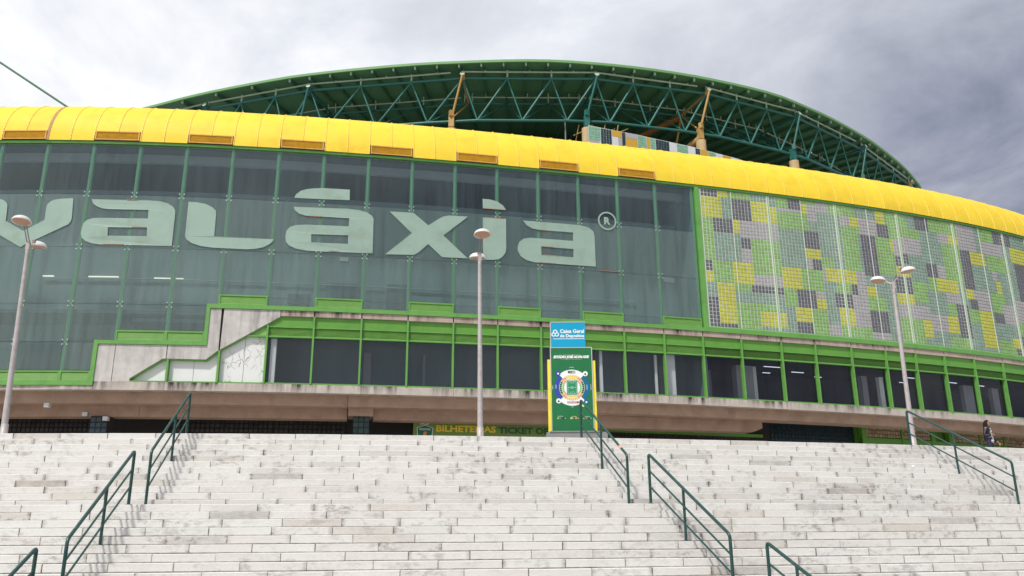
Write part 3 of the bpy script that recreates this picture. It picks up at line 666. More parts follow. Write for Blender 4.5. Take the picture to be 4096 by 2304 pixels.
# stepped concrete at the left and the concrete band
cp = group_part('stepped_concrete')
for lp_ in ([(-22.43, 10.2), (-21.535, 10.2), (-21.535, 12.21), (-22.43, 12.21)],
            [(-21.5, 10.2), (-20.6, 10.2), (-20.6, 10.38), (-19.02, 11.47), (-18.875, 11.47), (-18.875, 12.21), (-21.5, 12.21)],
            [(-18.83, 11.47), (-16.81, 11.45), (-16.28, 11.91), (-16.20, 11.96), (-16.22, 14.31), (-16.82, 14.31), (-16.82, 12.21), (-18.83, 12.21)],
            [(-16.12, 12.01), (-14.69, 12.92), (-13.08, 13.95), (-13.08, 14.31), (-16.08, 14.31)]):
    mb = MB(); fpoly(mb, [lp_], -0.4, 0.03); mb.build('concrete_panel', 'panel concrete', cp)
mb = MB(); fpoly(mb, [[(-22.4, 10.2), (-20.7, 10.2), (-20.7, 10.45), (-19.05, 11.6), (-16.9, 11.6), (-13.1, 14.05), (-13.1, 14.3), (-16.8, 14.3), (-16.8, 12.2), (-22.4, 12.2)]], -0.5, -0.06); mb.build('joint_backing', 'joint black', cp)
dg = MB()
def strip(mb, a, b, w, o0, o1, mi=0):
    d = Vector((b[0]-a[0], b[1]-a[1], 0)); n = Vector((-d.y, d.x, 0)).normalized()*w
    fpoly(mb, [[a, b, (b[0]-n.x, b[1]-n.y), (a[0]-n.x, a[1]-n.y)]], o0, o1, mi)
path = [(-20.6, 10.38), (-19.02, 11.46), (-16.81, 11.44), (-16.28, 11.9), (-14.69, 12.91), (-13.08, 13.94)]
for a, b in zip(path[:-1], path[1:]): strip(dg, a, b, 0.06, -0.24, -0.02)
strip(dg, (-20.66, 10.2), (-20.66, 10.4), -0.07, -0.24, -0.02)
dg.build('diagonal_trim', 'green frame', cp)
cb_ = group_part('concrete_band')
edges = [-13.08]+[bay(k) for k in range(7, 17)]+[14.73, 17.59, 20.1, 22.87, 25.63, 28.15, 30.7, 33.5, 36.4, 39.1, 41.8, 44.5, 47.2, 50]
for a, b in zip(edges[:-1], edges[1:]):
    mb = MB(); oj = random.uniform(-0.012, 0.012); fbox(mb, a+0.03, b-0.03, 14.0+random.uniform(-0.012, 0.012), 14.315, -0.4, 0.03+oj, 0, 1); mb.build('band_stone', 'band concrete', cb_)
mb = MB(); fbox(mb, -13.0, 50, 14.02, 14.31, -0.6, -0.06); mb.build('joint_backing', 'joint black', cb_)

# low window storey
lw = group_part('office_windows')
for i, (a, b) in enumerate(zip(SM[:-1], SM[1:])):
    a2, b2 = a+0.05, b-0.05
    mb = MB(); fbox(mb, a2, b2, 13.42, 14.0, -0.30, -0.10, 0, 1); mb.build('fascia_panel', 'green fascia', lw)
    mb = MB(); louvre(mb, a2, b2, 12.9, 13.36, -0.10, 7, 0, 0.07); fbox(mb, a2, b2, 12.9, 13.36, -0.30, -0.18, 0, 1)
    mb.build('louvre_panel', 'green louvre' if b < 13 else 'dark green louvre', lw)
    mb = MB(); fbox(mb, a2, b2, 10.28, 12.80, -0.22, -0.20, 0, 1); mb.build('window_pane', 'office glass', lw)
    for za, zb, of_ in ((12.80, 12.885, -0.02), (13.36, 13.425, -0.05), (10.21, 10.28, 0.0)): mb = MB(); fbox(mb, a2, b2, za, zb, -0.24, of_, 0, 1); mb.build('transom', 'green frame', lw)
for s in [-18.75, -16.14]+SM:
    mb = MB(); zt = 11.44 if s < -17 else (11.98 if s < -15 else (13.46 if s < -13.5 else 14.0)); fbox(mb, s-0.05, s+0.05, 10.21, zt, -0.26, 0.05, 0, 1); mb.build('window_mullion', 'green frame', lw)
mb = MB(); fbox(mb, -20.6, -13.76, 10.21, 10.27, -0.26, 0.0); mb.build('transom', 'green frame', lw)
for lp_, m in (([(-20.55, 10.28), (-18.81, 10.28), (-18.81, 11.5), (-19.02, 11.5), (-20.55, 10.45)], 0), ([(-18.69, 10.28), (-17.45, 10.28), (-17.45, 11.5), (-18.69, 11.5)], 0),
              ([(-17.43, 10.28), (-16.2, 10.28), (-16.2, 12.0), (-16.8, 11.5), (-17.43, 11.5)], 0), ([(-16.08, 10.28), (-14.86, 10.28), (-14.86, 12.8), (-16.08, 12.05)], 1),
              ([(-14.84, 10.28), (-13.76, 10.28), (-13.76, 12.8), (-14.84, 12.8)], 1)):
    mb = MB(); fpoly(mb, [lp_], -0.27, -0.25); mb.build('film_pane', 'white film' if m else 'white film plain', lw)
mb = MB(); fpoly(mb, [[(-14.8, 12.88), (-13.76, 12.88), (-13.76, 13.36), (-14.05, 13.36)]], -0.3, -0.12); mb.build('louvre_panel', 'green louvre', lw)
mb = MB(); fpoly(mb, [[(-13.98, 13.42), (-13.62, 13.42), (-13.62, 13.62)]], -0.3, -0.12); mb.build('fascia_panel', 'green fascia', lw)
mb = MB(); fbox(mb, -14.85, -13.76, 12.80, 12.88, -0.26, -0.02, 0, 1); mb.build('transom', 'green frame', lw)
# offices behind
of = group_part('office_rooms')
mb = MB(); fbox(mb, -21, 49, 10.0, 10.2, -8, -0.3); fbox(mb, -21, 49, 13.55, 13.75, -8, -0.32); fbox(mb, -21, 49, 10.2, 13.55, -8.2, -8); fbox(mb, -21, -20.8, 10.2, 13.55, -8, -0.5, 0, 1); fbox(mb, 48.8, 49, 10.2, 13.55, -8, -0.3, 0, 1); mb.build('room_shell', 'office dark', of)
for s0, s1, z1, o0, o1, m in ((-13.5, -13.2, 12.78, -0.6, -0.3, 'office white'), (-12.7, -11.5, 12.5, -4.2, -4.0, 'office wall'), (-10.3, -7.6, 12.6, -4.6, -4.5, 'office wall'), (-8.4, -7.95, 12.7, -3.1, -2.9, 'office wall'),
                              (5.45, 5.62, 12.85, -0.6, -0.45, 'office white'), (7.4, 9.2, 12.8, -3.8, -3.7, 'office wall'), (9.05, 9.2, 12.8, -0.7, -0.6, 'office white'), (9.75, 10.35, 12.85, -0.9, -0.5, 'office white'), (10.4, 11.4, 12.6, -3, -2.9, 'office wall'), (13.0, 14.2, 12.6, -3.2, -3.1, 'office wall'),
                              (15.2, 16.4, 12.7, -2.2, -1.6, 'office wall'), (16.45, 16.7, 12.7, -2.1, -1.7, 'office white'), (25.0, 25.45, 12.6, -2.2, -1.8, 'office wall'), (26.0, 26.35, 12.5, -1.6, -1.3, 'office white'), (33.9, 34.9, 12.5, -1.8, -1.5, 'office wall'), (36.9, 37.6, 12.5, -1.8, -1.5, 'office wall'), (-4.9, -4.75, 12.6, -2.6, -2.5, 'office wall'), (2.4, 3.0, 12.5, -3.2, -3.0, 'office wall')):
    mb = MB(); fbox(mb, s0, s1, 10.2, z1, o0, o1, 0, 1); mb.build('partition', m, of)
for k in range(5):
    mb = MB()
    s = (-12.48, -10.3, -7.28, -4.36, -1.48)[k]
    for d in range(3): fbox(mb, s-0.45+d*0.06, s+0.45+d*0.06, 13.0, 13.05, -3.3-d*0.42, -3.12-d*0.42, 0, 1)
    mb.build('ceiling_light', 'tube light', of)
for s, w_, o_ in ((1.6, .35, -3.4), (5.9, .3, -3.1), (7.8, .25, -4.4), (17.2, .35, -4.6), (18.9, .75, -2.9), (19.6, .3, -4.8), (21.6, .5, -4.0), (24.1, .3, -5.0), (30.6, .45, -3.0), (31.6, .3, -4.6), (35.0, .6, -3.2), (38.3, .4, -3.2)):
    mb = MB(); fbox(mb, s-w_, s+w_, 13.02, 13.05, o_-0.08, o_, 0, 1); mb.build('ceiling_light', 'tube light', of)

# slab, beams, column and wall below
us = group_part('undercroft')
e2 = [-60]+[x for x in (-40, -34.5, -29.3, -24.1, -22.4, -18.8, -13.7, -8.5, -3.4, 1.8, 4.7, 9.6, 12.1, 17.6, 22.9, 28.1, 33.5, 38.9, 44.2, 50)]
for a, b in zip(e2[:-1], e2[1:]):
    mb = MB(); fbox(mb, a+0.008, b-0.008, 9.76, 10.2, -0.8, 0.04+random.uniform(-0.008, 0.008)); mb.build('slab_edge', 'slab concrete', us)
mb = MB(); fbox(mb, -60, 50, 9.77, 9.99, -8, -0.4); mb.build('soffit', 'soffit concrete', us)
mb = MB(); fbox(mb, -60, -9.2, 9.13, 9.765, -1.7, -0.55); mb.build('deep_beam', 'beam concrete', us)
mb = MB(); fbox(mb, -9.18, 50, 9.13, 9.765, -1.7, -0.5); mb.build('deep_beam', 'beam concrete', us)
for a, b in ((-60, -20.4), (-20.38, -9.2), (-7.74, 5.5)):
    mb = MB(); fbox(mb, a, b, 8.55, 9.128, -2.4, -1.45); mb.build('inner_beam', 'beam concrete', us)
mb = MB(); fpoly(mb, [[(5.52, 8.40), (15.9, 8.47), (16.6, 8.72), (16.6, 9.128), (5.52, 9.128)]], -2.4, -1.40); mb.build('inner_beam', 'beam concrete', us)
mb = MB(); fbox(mb, -9.15, -7.76, 8.70, 9.128, -2.6, -0.95, 0, 1); mb.build('corbel', 'beam concrete', us)
def tiled(mb, s0, s1, z0, z1, o, w, h, mi, gm=None):
    nx_ = max(1, round((s1-s0)/w)); nz_ = max(1, round((z1-z0)/h)); dw = (s1-s0)/nx_; dh = (z1-z0)/nz_
    for i in range(nx_):
        for k in range(nz_):
            a, b = s0+i*dw+0.02, s0+(i+1)*dw-0.02; c, d = z0+k*dh+0.02, z0+(k+1)*dh-0.02; t = 0.02
            mb.add([P(a, c, o), P(b, c, o), P(b, d, o), P(a, d, o), P(a+t, c+t, o+t), P(b-t, c+t, o+t), P(b-t, d-t, o+t), P(a+t, d-t, o+t)],
                   [(4, 5, 6, 7), (0, 1, 5, 4), (1, 2, 6, 5), (2, 3, 7, 6), (3, 0, 4, 7)], mi)
mb = MB(); fbox(mb, -8.85, -7.95, 4.8, 8.70, -2.1, -1.2, 1, 1); tiled(mb, -8.85, -7.95, 6.2, 8.7, -1.2, 0.3, 0.3, 0); mb.build('column', ['tile V', 'joint black'], us)
mb = MB(); fbox(mb, -22.8, -21.9, 4.8, 8.55, -2.1, -1.2, 1, 1); tiled(mb, -22.8, -21.9, 6.2, 8.5, -1.2, 0.3, 0.3, 0); mb.build('column', ['tile N', 'joint black'], us)
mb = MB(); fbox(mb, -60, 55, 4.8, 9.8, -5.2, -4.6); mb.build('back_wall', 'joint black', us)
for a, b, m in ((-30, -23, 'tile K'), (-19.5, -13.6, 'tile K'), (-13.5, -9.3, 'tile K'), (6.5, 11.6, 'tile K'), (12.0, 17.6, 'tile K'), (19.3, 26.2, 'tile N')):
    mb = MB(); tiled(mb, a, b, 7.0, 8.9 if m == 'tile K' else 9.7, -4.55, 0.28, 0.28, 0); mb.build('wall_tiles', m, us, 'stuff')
for a, b in ((26.75, 29.9), (30.05, 32.75), (35.0, 38.0), (38.2, 41.0), (41.2, 44.0), (44.2, 47)):
    mb = MB(); tiled(mb, a, b, 8.86, 9.6, -3.9, 0.25, 0.25, 0); mb.build('brown_tile_panel', 'tile B', us, 'stuff')
gfm = MB()
fbox(gfm, 26.3, 50, 9.6, 9.75, -4.2, -3.85); fbox(gfm, 26.3, 50, 8.2, 8.82, -4.2, -3.85); fbox(gfm, 26.3, 50, 4.8, 7.9, -4.2, -3.95)
for s in (26.5, 29.98, 33.0, 34.8, 38.1, 41.1, 44.1): fbox(gfm, s-(0.2 if s in (26.5, 33.0, 34.8) else 0.08), s+(0.2 if s in (26.5, 33.0, 34.8) else 0.08), 8.2, 9.7, -4.15, -3.8, 0, 1)
fbox(gfm, 26.3, 50, 7.9, 9.7, -4.6, -4.3)
gfm.build('green_surround', 'green fascia', us)
gb = MB(); fbox(gb, -20, -9.3, 8.9, 9.0, -4.6, -4.45); fbox(gb, 5.8, 18.6, 8.55, 8.75, -4.6, -4.45); gb.build('green_lintel', 'green fascia', us)
for s, z, o in ((-23.2, 8.66, -1.3), (-22.0, 8.4, -1.05), (-24.9, 9.02, -0.5)):
    mb = MB(); fbox(mb, s-0.13, s+0.13, z-0.11, z+0.11, o-0.3, o, 0, 1); mb.build('small_floodlight', 'office white', us)

# coloured glass-tile wall
tw = group_part('tile_wall')
LAY = [(0,4,0,1,'D'),(5,7,0,1,'Y'),(8,8,0,1,'G'),(0,5,2,7,'Y'),(6,8,2,7,'T'),(0,2,8,19,'G'),(3,8,8,11,'D'),(3,8,12,19,'T'),(0,1,20,22,'D'),(2,7,20,25,'G'),(8,13,20,25,'Y'),(0,1,23,25,'Y'),(0,2,26,29,'T'),(3,7,26,36,'Y'),(0,2,30,37,'D'),(3,7,37,37,'D'),(8,8,26,27,'G'),(8,8,28,30,'T'),(8,8,31,37,'G'),(9,14,0,1,'G'),(15,19,0,1,'T'),(9,14,2,7,'D'),(15,19,2,7,'Y'),(9,10,8,11,'Y'),(11,19,8,12,'L'),(9,10,12,19,'T'),(11,13,13,15,'D'),(11,13,16,19,'L'),(14,19,13,22,'G'),(14,19,23,25,'L'),(9,12,26,27,'G'),(13,19,26,27,'D'),(9,19,28,30,'T'),(9,19,31,37,'G'),(15,19,33,36,'Y'),(15,19,37,37,'T'),(20,21,0,2,'T'),(22,25,0,2,'G'),(26,29,0,2,'D'),(20,21,3,7,'Y'),(22,29,3,3,'L'),(22,29,4,8,'G'),(20,21,8,12,'L'),(22,29,9,19,'T'),(20,21,13,22,'G'),(20,21,23,25,'L'),(20,21,26,27,'D'),(22,27,20,25,'Y'),(28,29,20,25,'G'),(22,25,26,30,'G'),(26,31,26,30,'D'),(20,21,28,30,'T'),(20,24,31,37,'T'),(20,21,33,36,'Y'),(25,29,31,34,'Y'),(25,29,35,37,'D'),(30,34,0,0,'G'),(35,38,0,2,'L'),(39,40,0,2,'G'),(30,31,1,3,'Y'),(32,34,1,5,'L'),(30,31,4,8,'G'),(30,34,9,13,'D'),(30,34,14,16,'Y'),(30,31,17,19,'L'),(32,34,17,19,'D'),(35,38,16,18,'G'),(35,35,19,22,'L'),(36,40,19,22,'Y'),(30,34,20,25,'G'),(39,40,23,25,'G'),(38,40,26,29,'D'),(39,40,30,34,'Y'),(39,40,35,37,'G'),(35,38,35,37,'L'),(32,34,26,27,'L'),(32,34,28,30,'Y'),(30,34,31,37,'G'),(41,46,0,2,'G'),(47,53,0,2,'T'),(54,56,0,3,'Y'),(57,60,0,7,'G'),(42,44,3,5,'L'),(45,47,3,5,'Y'),(42,46,6,18,'G'),(47,47,6,7,'G'),(48,53,3,7,'L'),(48,52,8,19,'D'),(54,57,4,7,'D'),(53,58,8,18,'G'),(58,58,8,11,'Y'),(59,60,8,12,'L'),(59,60,13,15,'D'),(59,60,16,18,'Y'),(58,60,19,23,'D'),(41,44,19,22,'Y'),(45,47,19,25,'L'),(41,42,23,25,'G'),(43,44,23,25,'D'),(41,42,26,29,'D'),(43,47,26,34,'L'),(41,42,30,34,'Y'),(41,47,35,37,'G'),(48,50,23,25,'Y'),(48,53,26,29,'G'),(48,53,30,35,'D'),(48,53,36,37,'L'),(58,60,24,26,'Y'),(58,60,27,30,'L'),(58,60,31,37,'G'),(61,64,0,3,'G'),(64,66,0,3,'T'),(67,71,0,3,'D'),(72,80,0,3,'G'),(61,67,4,6,'G'),(61,67,7,11,'L'),(75,78,4,6,'L'),(79,80,4,6,'Y'),(76,80,7,18,'G'),(61,62,12,14,'D'),(61,62,17,18,'Y'),(61,62,19,23,'D'),(63,67,20,25,'G'),(61,62,24,26,'Y'),(61,74,27,30,'L'),(68,74,22,28,'T'),(69,72,14,17,'D'),(73,75,14,17,'L'),(69,71,18,21,'G'),(72,79,18,21,'Y'),(75,79,22,24,'L'),(75,77,25,28,'G'),(74,77,29,33,'Y'),(78,80,25,34,'D'),(68,73,31,33,'L'),(61,64,31,37,'G'),(65,67,31,35,'Y'),(74,80,35,37,'G'),(81,81,0,3,'G'),(82,88,0,7,'L'),(81,81,4,6,'Y'),(81,81,7,18,'G'),(82,85,8,19,'D'),(86,91,8,11,'Y'),(91,97,0,3,'G'),(97,100,0,3,'D'),(91,99,4,7,'L'),(93,100,8,12,'G'),(94,95,13,15,'L'),(95,96,16,19,'Y'),(82,84,20,22,'Y'),(85,90,20,25,'L'),(83,85,23,25,'D'),(92,97,20,25,'G'),(81,81,25,34,'D'),(82,85,26,29,'G'),(86,90,26,36,'Y'),(92,95,26,28,'D'),(96,100,23,28,'L'),(92,98,34,37,'G'),(98,100,33,35,'Y'),(99,100,36,37,'D'),(101,103,0,3,'D'),(103,112,4,8,'Y'),(104,112,9,20,'D'),(101,104,21,27,'L'),(105,110,21,23,'Y'),(105,112,24,30,'G'),(101,104,28,31,'G'),(103,108,32,36,'Y'),(101,102,32,37,'D'),(111,120,0,8,'T'),(113,120,9,20,'G'),(113,120,24,37,'L')]
pan_edges = [12.58, 17.63, 22.93, 28.20, 33.50, 38.92, 44.3]
pan_cols = [20, 21, 20, 20, 20, 20]
half_cols = [9, 10, 10, 10, 10, 10]
NROW = 38; ZT, ZBm = 23.90, 14.70
ncol = sum(pan_cols)
grid = [['T']*ncol for _ in range(NROW)]
for c0, c1, r0, r1, ch in LAY:
    for r in range(r0, min(r1, NROW-1)+1):
        for c in range(c0, min(c1, ncol-1)+1): grid[r][c] = ch
colx = []
for p in range(6):
    a, b = pan_edges[p]+0.10, pan_edges[p+1]-0.10
    for i in range(pan_cols[p]):
        w = (b-a)/pan_cols[p]; colx.append((a+w*i, a+w*(i+1)))
panel_of = [p for p in range(6) for _ in range(pan_cols[p])]
seen_ = [[False]*ncol for _ in range(NROW)]
hh = (ZT-ZBm)/NROW
for r in range(NROW):
    for c in range(ncol):
        if seen_[r][c]: continue
        ch = grid[r][c]; st = [(r, c)]; seen_[r][c] = True; cells = []
        while st:
            a, b = st.pop(); cells.append((a, b))
            for da, db in ((1, 0), (-1, 0), (0, 1), (0, -1)):
                x, y = a+da, b+db
                if 0 <= x < NROW and 0 <= y < ncol and not seen_[x][y] and grid[x][y] == ch and panel_of[y] == panel_of[b]: seen_[x][y] = True; st.append((x, y))
        mb = MB()
        for a, b in cells:
            s0, s1 = colx[b]; z1 = ZT-hh*a; z0 = z1-hh; g = 0.0165; s0 += g; s1 -= g; z0 += g; z1 -= g; t = 0.022; o = 0.0; dz = random.uniform(-0.004, 0.004)
            mb.add([P(s0, z0, o), P(s1, z0, o), P(s1, z1, o), P(s0, z1, o), P(s0+t, z0+t, o+t+dz), P(s1-t, z0+t, o+t-dz), P(s1-t, z1-t, o+t-dz), P(s0+t, z1-t, o+t+dz)],
                   [(4, 5, 6, 7), (0, 1, 5, 4), (1, 2, 6, 5), (2, 3, 7, 6), (3, 0, 4, 7)])
        mb.build('tile_patch', 'tile '+ch, tw)
for p in range(6):
    mb = MB(); fbox(mb, pan_edges[p]+0.085, pan_edges[p+1]-0.085, ZBm-0.01, ZT+0.01, -0.2, 0.004); mb.build('grout_panel', 'grout', tw)
    mb = MB(); s = pan_edges[p]
    fbox(mb, s-0.085, s-0.045, ZBm-0.02, ZT+0.01, -0.2, 0.045, 0, 1); fbox(mb, s+0.045, s+0.085, ZBm-0.02, ZT+0.01, -0.2, 0.045, 0, 1); fbox(mb, s-0.044, s+0.044, ZBm-0.05, ZT+0.01, -0.2, 0.035, 1, 1)
    mb.build('panel_seam', ['seam white', 'seam green'], tw)
    mb = MB(); c = sum(pan_cols[:p])+half_cols[p]; s = colx[c][0]; fbox(mb, s-0.024, s+0.024, ZBm-0.01, ZT+0.005, -0.1, 0.04, 0, 1); mb.build('panel_rib', 'seam white', tw)
mb = MB(); fbox(mb, 12.5, 50, 14.32, 14.60, -0.3, 0.10); mb.build('tile_wall_sill', 'green frame', tw)
mb = MB(); fbox(mb, 12.5, 50, 14.60, 14.685, -0.3, 0.06); mb.build('tile_wall_ledge', 'seam green', tw)

# unseen wall behind the facade, added so no light leaks through; roof deck
body = MB(); fbox(body, -60, 55, 4.8, 27.0, -11, -10.6); body.build('light_stop_wall', 'dark interior', stadium)
dk = MB()
dpts = [(-75, 92), (-45, 73), (-27, 66.3), (-17, 63.2), (-4, 61.2), (7, 61.5), (17, 64), (26, 68.4), (34.5, 75), (43, 83.7), (50, 95)]
fbox(dk, -60, 55, 26.9, 27.1, -40, -2.7); dk.build('roof_deck', 'deck grey', stadium)

# ------------------------------------------------------------------ big green stand roof
TOPN = [(-35.5, 69.9), (-26.73, 66.3), (-16.95, 63.24), (-3.94, 61.45), (7.06, 61.70), (16.78, 64.21), (25.83, 68.5), (34.47, 75.2), (42.99, 83.8), (50, 94)]
EDGE = [(-60, 80.5), (-45, 73.6), (-33.01, 68.47), (-27.68, 66.25), (-21.81, 64.29), (-17.04, 62.99), (-9.44, 61.71), (-3.94, 61.22), (2.16, 61.05), (7.15, 61.60), (11.94, 62.59), (16.99, 64.12), (23.23, 66.70), (27.48, 69.43), (30.46, 71.57), (34.68, 75.06), (37.61, 77.81), (41.81, 82.19), (44.77, 85.78), (47.08, 88.96), (51, 96), (54, 104)]
ZE = 39.6; kE = (ZE-CAM_Z)/(40-CAM_Z); EDGE = [(x*kE, y*kE) for x, y in EDGE]
def resample(pl, step):
    """Catmull-Rom through pl, then points at equal spacing"""
    pts = []
    for i in range(len(pl)-1):
        p0, p1, p2, p3 = (Vector(pl[max(i-1, 0)]), Vector(pl[i]), Vector(pl[i+1]), Vector(pl[min(i+2, len(pl)-1)]))
        for q in range(12):
            t = q/12; pts.append(0.5*((2*p1)+(p2-p0)*t+(2*p0-5*p1+4*p2-p3)*t*t+(3*p1-p0-3*p2+p3)*t**3))
    pts.append(Vector(pl[-1])); out = [pts[0]]; acc = 0
    for a, b in zip(pts[:-1], pts[1:]):
        L_ = (b-a).length; d = step-acc
        while d <= L_: out.append(a+(b-a)*d/L_); d += step
        acc = (acc+L_) % step
    return out
def normals(pts):
    r = []
    for i in range(len(pts)):
        t = (pts[min(i+1, len(pts)-1)]-pts[max(i-1, 0)]).normalized(); r.append(Vector((-t.y, t.x)))     # points inwards (away from the street)
    return r
sr = group_part('stand_roof')
E_ = resample([Vector(p) for p in EDGE], 1.835); EN = normals(E_)
def zin(d): return ZE - 0.06 + 0.055*d
for i in range(len(E_)-1):
    mb = MB()
    for d0, d1 in ((0.0, 6), (6, 14), (14, 26)):
        p = [E_[i]+EN[i]*d0, E_[i+1]+EN[i+1]*d0, E_[i+1]+EN[i+1]*d1, E_[i]+EN[i]*d1]; z0, z1 = zin(d0), zin(d1)
        mb.add([(p[0].x, p[0].y, z0), (p[1].x, p[1].y, z0), (p[2].x, p[2].y, z1), (p[3].x, p[3].y, z1)]+[(p[0].x, p[0].y, z0+.12), (p[1].x, p[1].y, z0+.12), (p[2].x, p[2].y, z1+.12), (p[3].x, p[3].y, z1+.12)], [(3, 2, 1, 0), (4, 5, 6, 7)])
    mb.build('roof_sheet', 'roof sheet green', sr)
mb = MB()
for i in range(len(E_)-1):
    a, b = E_[i], E_[i+1]; na, nb = EN[i], EN[i+1]
    for (o0, o1, z0, z1) in ((-0.10, 0.05, ZE-0.16, ZE+0.06),):
        p = [a+na*o0, b+nb*o0, b+nb*o1, a+na*o1]
        mb.hexa([(q.x, q.y, z0) for q in p]+[(q.x, q.y, z1) for q in p])
mb.build('roof_edge', 'roof fascia green', sr)
for i in range(len(E_)):
    a, n = E_[i], EN[i]; t = Vector((n.y, -n.x)); mb = MB()
    if a.x < -17.5 and i % 2: continue
    p0, p1 = a+n*0.35, a+n*20
    w = 0.07
    q = [p0-t*w, p0+t*w, p1+t*w, p1-t*w]
    mb.hexa([(q[0].x, q[0].y, zin(0.35)-0.34), (q[1].x, q[1].y, zin(0.35)-0.34), (q[2].x, q[2].y, zin(20)-0.42), (q[3].x, q[3].y, zin(20)-0.42), (q[0].x, q[0].y, zin(0.35)-0.003), (q[1].x, q[1].y, zin(0.35)-0.003), (q[2].x, q[2].y, zin(20)-0.003), (q[3].x, q[3].y, zin(20)-0.003)])
    mb.build('roof_rib', 'rib green', sr)
    mb = MB(); q = [a+n*0.10-t*0.07, a+n*0.10+t*0.07, a+n*0.26+t*0.07, a+n*0.26-t*0.07]
    mb.hexa([(v.x, v.y, ZE-0.38) for v in q]+[(v.x, v.y, ZE-0.05) for v in q]); mb.build('rib_cap', 'pale cap', sr)
# truss
tr = group_part('roof_truss')
ZT_, ZB_ = 38.6, 34.75
seg = 3
nodes = []
for i in range(len(TOPN)-1):
    for q in range(seg): nodes.append(Vector(TOPN[i]).lerp(Vector(TOPN[i+1]), q/seg))
nodes.append(Vector(TOPN[-1]))
NN = normals(nodes)
BACKD = 4.2
def tn(i): return Vector((nodes[i].x, nodes[i].y, ZT_))
def backn(i): p = nodes[i]+NN[i]*BACKD; return Vector((p.x, p.y, ZT_))
bot = []
for i in range(len(nodes)-1):
    p = nodes[i].lerp(nodes[i+1], 0.33); bot.append(Vector((p.x, p.y, ZB_)))
for i in range(len(nodes)-1):
    mb = MB(); mb.tube([tn(i), tn(i+1)], 0.125, 8); mb.build('top_chord', 'truss teal', tr)
    mb = MB(); mb.tube([backn(i), backn(i+1)], 0.105, 6); mb.build('back_chord', 'truss teal', tr)
    if i < len(bot)-1: mb = MB(); mb.tube([bot[i], bot[i+1]], 0.125, 8); mb.build('bottom_chord', 'truss teal', tr)
    mb = MB(); mb.tube([tn(i), bot[i]], 0.075, 6); mb.build('diagonal', 'truss teal', tr)
    mb = MB(); mb.tube([tn(i+1), bot[i]], 0.095, 6); mb.build('diagonal', 'truss teal', tr)
    mb = MB(); mb.tube([backn(i), bot[i]], 0.06, 5); mb.tube([backn(i+1), bot[i]], 0.06, 5); mb.build('back_diagonal', 'truss teal', tr)
    if i % 2 == 0: mb = MB(); mb.tube([tn(i), backn(i)], 0.06, 5); mb.build('cross_tie', 'truss teal', tr)
# inner second truss, deeper under the roof
for i in range(len(nodes)-1):
    p, q = nodes[i]+NN[i]*9.5, nodes[i+1]+NN[i+1]*9.5; m_ = (p+q)/2
    mb = MB(); mb.tube([(p.x, p.y, 36.9), (q.x, q.y, 36.9)], 0.09, 5); mb.tube([(p.x, p.y, 36.9), (m_.x, m_.y, 33.2), (q.x, q.y, 36.9)], 0.06, 5); mb.build('inner_truss_bay', 'truss teal', tr)
mb = MB()
for i in range(len(nodes)-2):
    p = (nodes[i]+NN[i]*9.5+nodes[i+1]+NN[i+1]*9.5)/2; q = (nodes[i+1]+NN[i+1]*9.5+nodes[i+2]+NN[i+2]*9.5)/2; mb.tube([(p.x, p.y, 33.2), (q.x, q.y, 33.2)], 0.09, 5)
mb.build('inner_truss_chord', 'truss teal', tr)
# cat-walk rail above the chord, and its hangers
for i in range(0, len(TOPN)-1):
    a, b = Vector(TOPN[i]), Vector(TOPN[i+1]); d = b-a; L_ = d.length; n = Vector((-d.y, d.x)).normalized()
    for off, r in ((0.0, 0.085), (BACKD, 0.07)):
        mb = MB(); lo, hi = (0.0, 1.0) if i % 2 else (0.17, 0.9)
        if i % 2 == 0: lo, hi = 0.0, 0.92
        p, q = a+d*lo+n*off, a+d*hi+n*off
        mb.tube([(p.x, p.y, ZT_+0.62), (q.x, q.y, ZT_+0.62)], r, 6); mb.build('walkway_rail', 'rail sage', tr)
        for k in range(7):
            if i < 2 and k % 2: continue
            p = a+d*k/6+n*off; mb = MB(); z0 = ZT_+0.1 if k % 2 == 0 else ZT_+0.62
            mb.tube([(p.x, p.y, z0), (p.x, p.y, zin(off+0.5)-0.2)], 0.085 if off == 0 else 0.06, 5); mb.build('hanger', 'rail sage', tr)
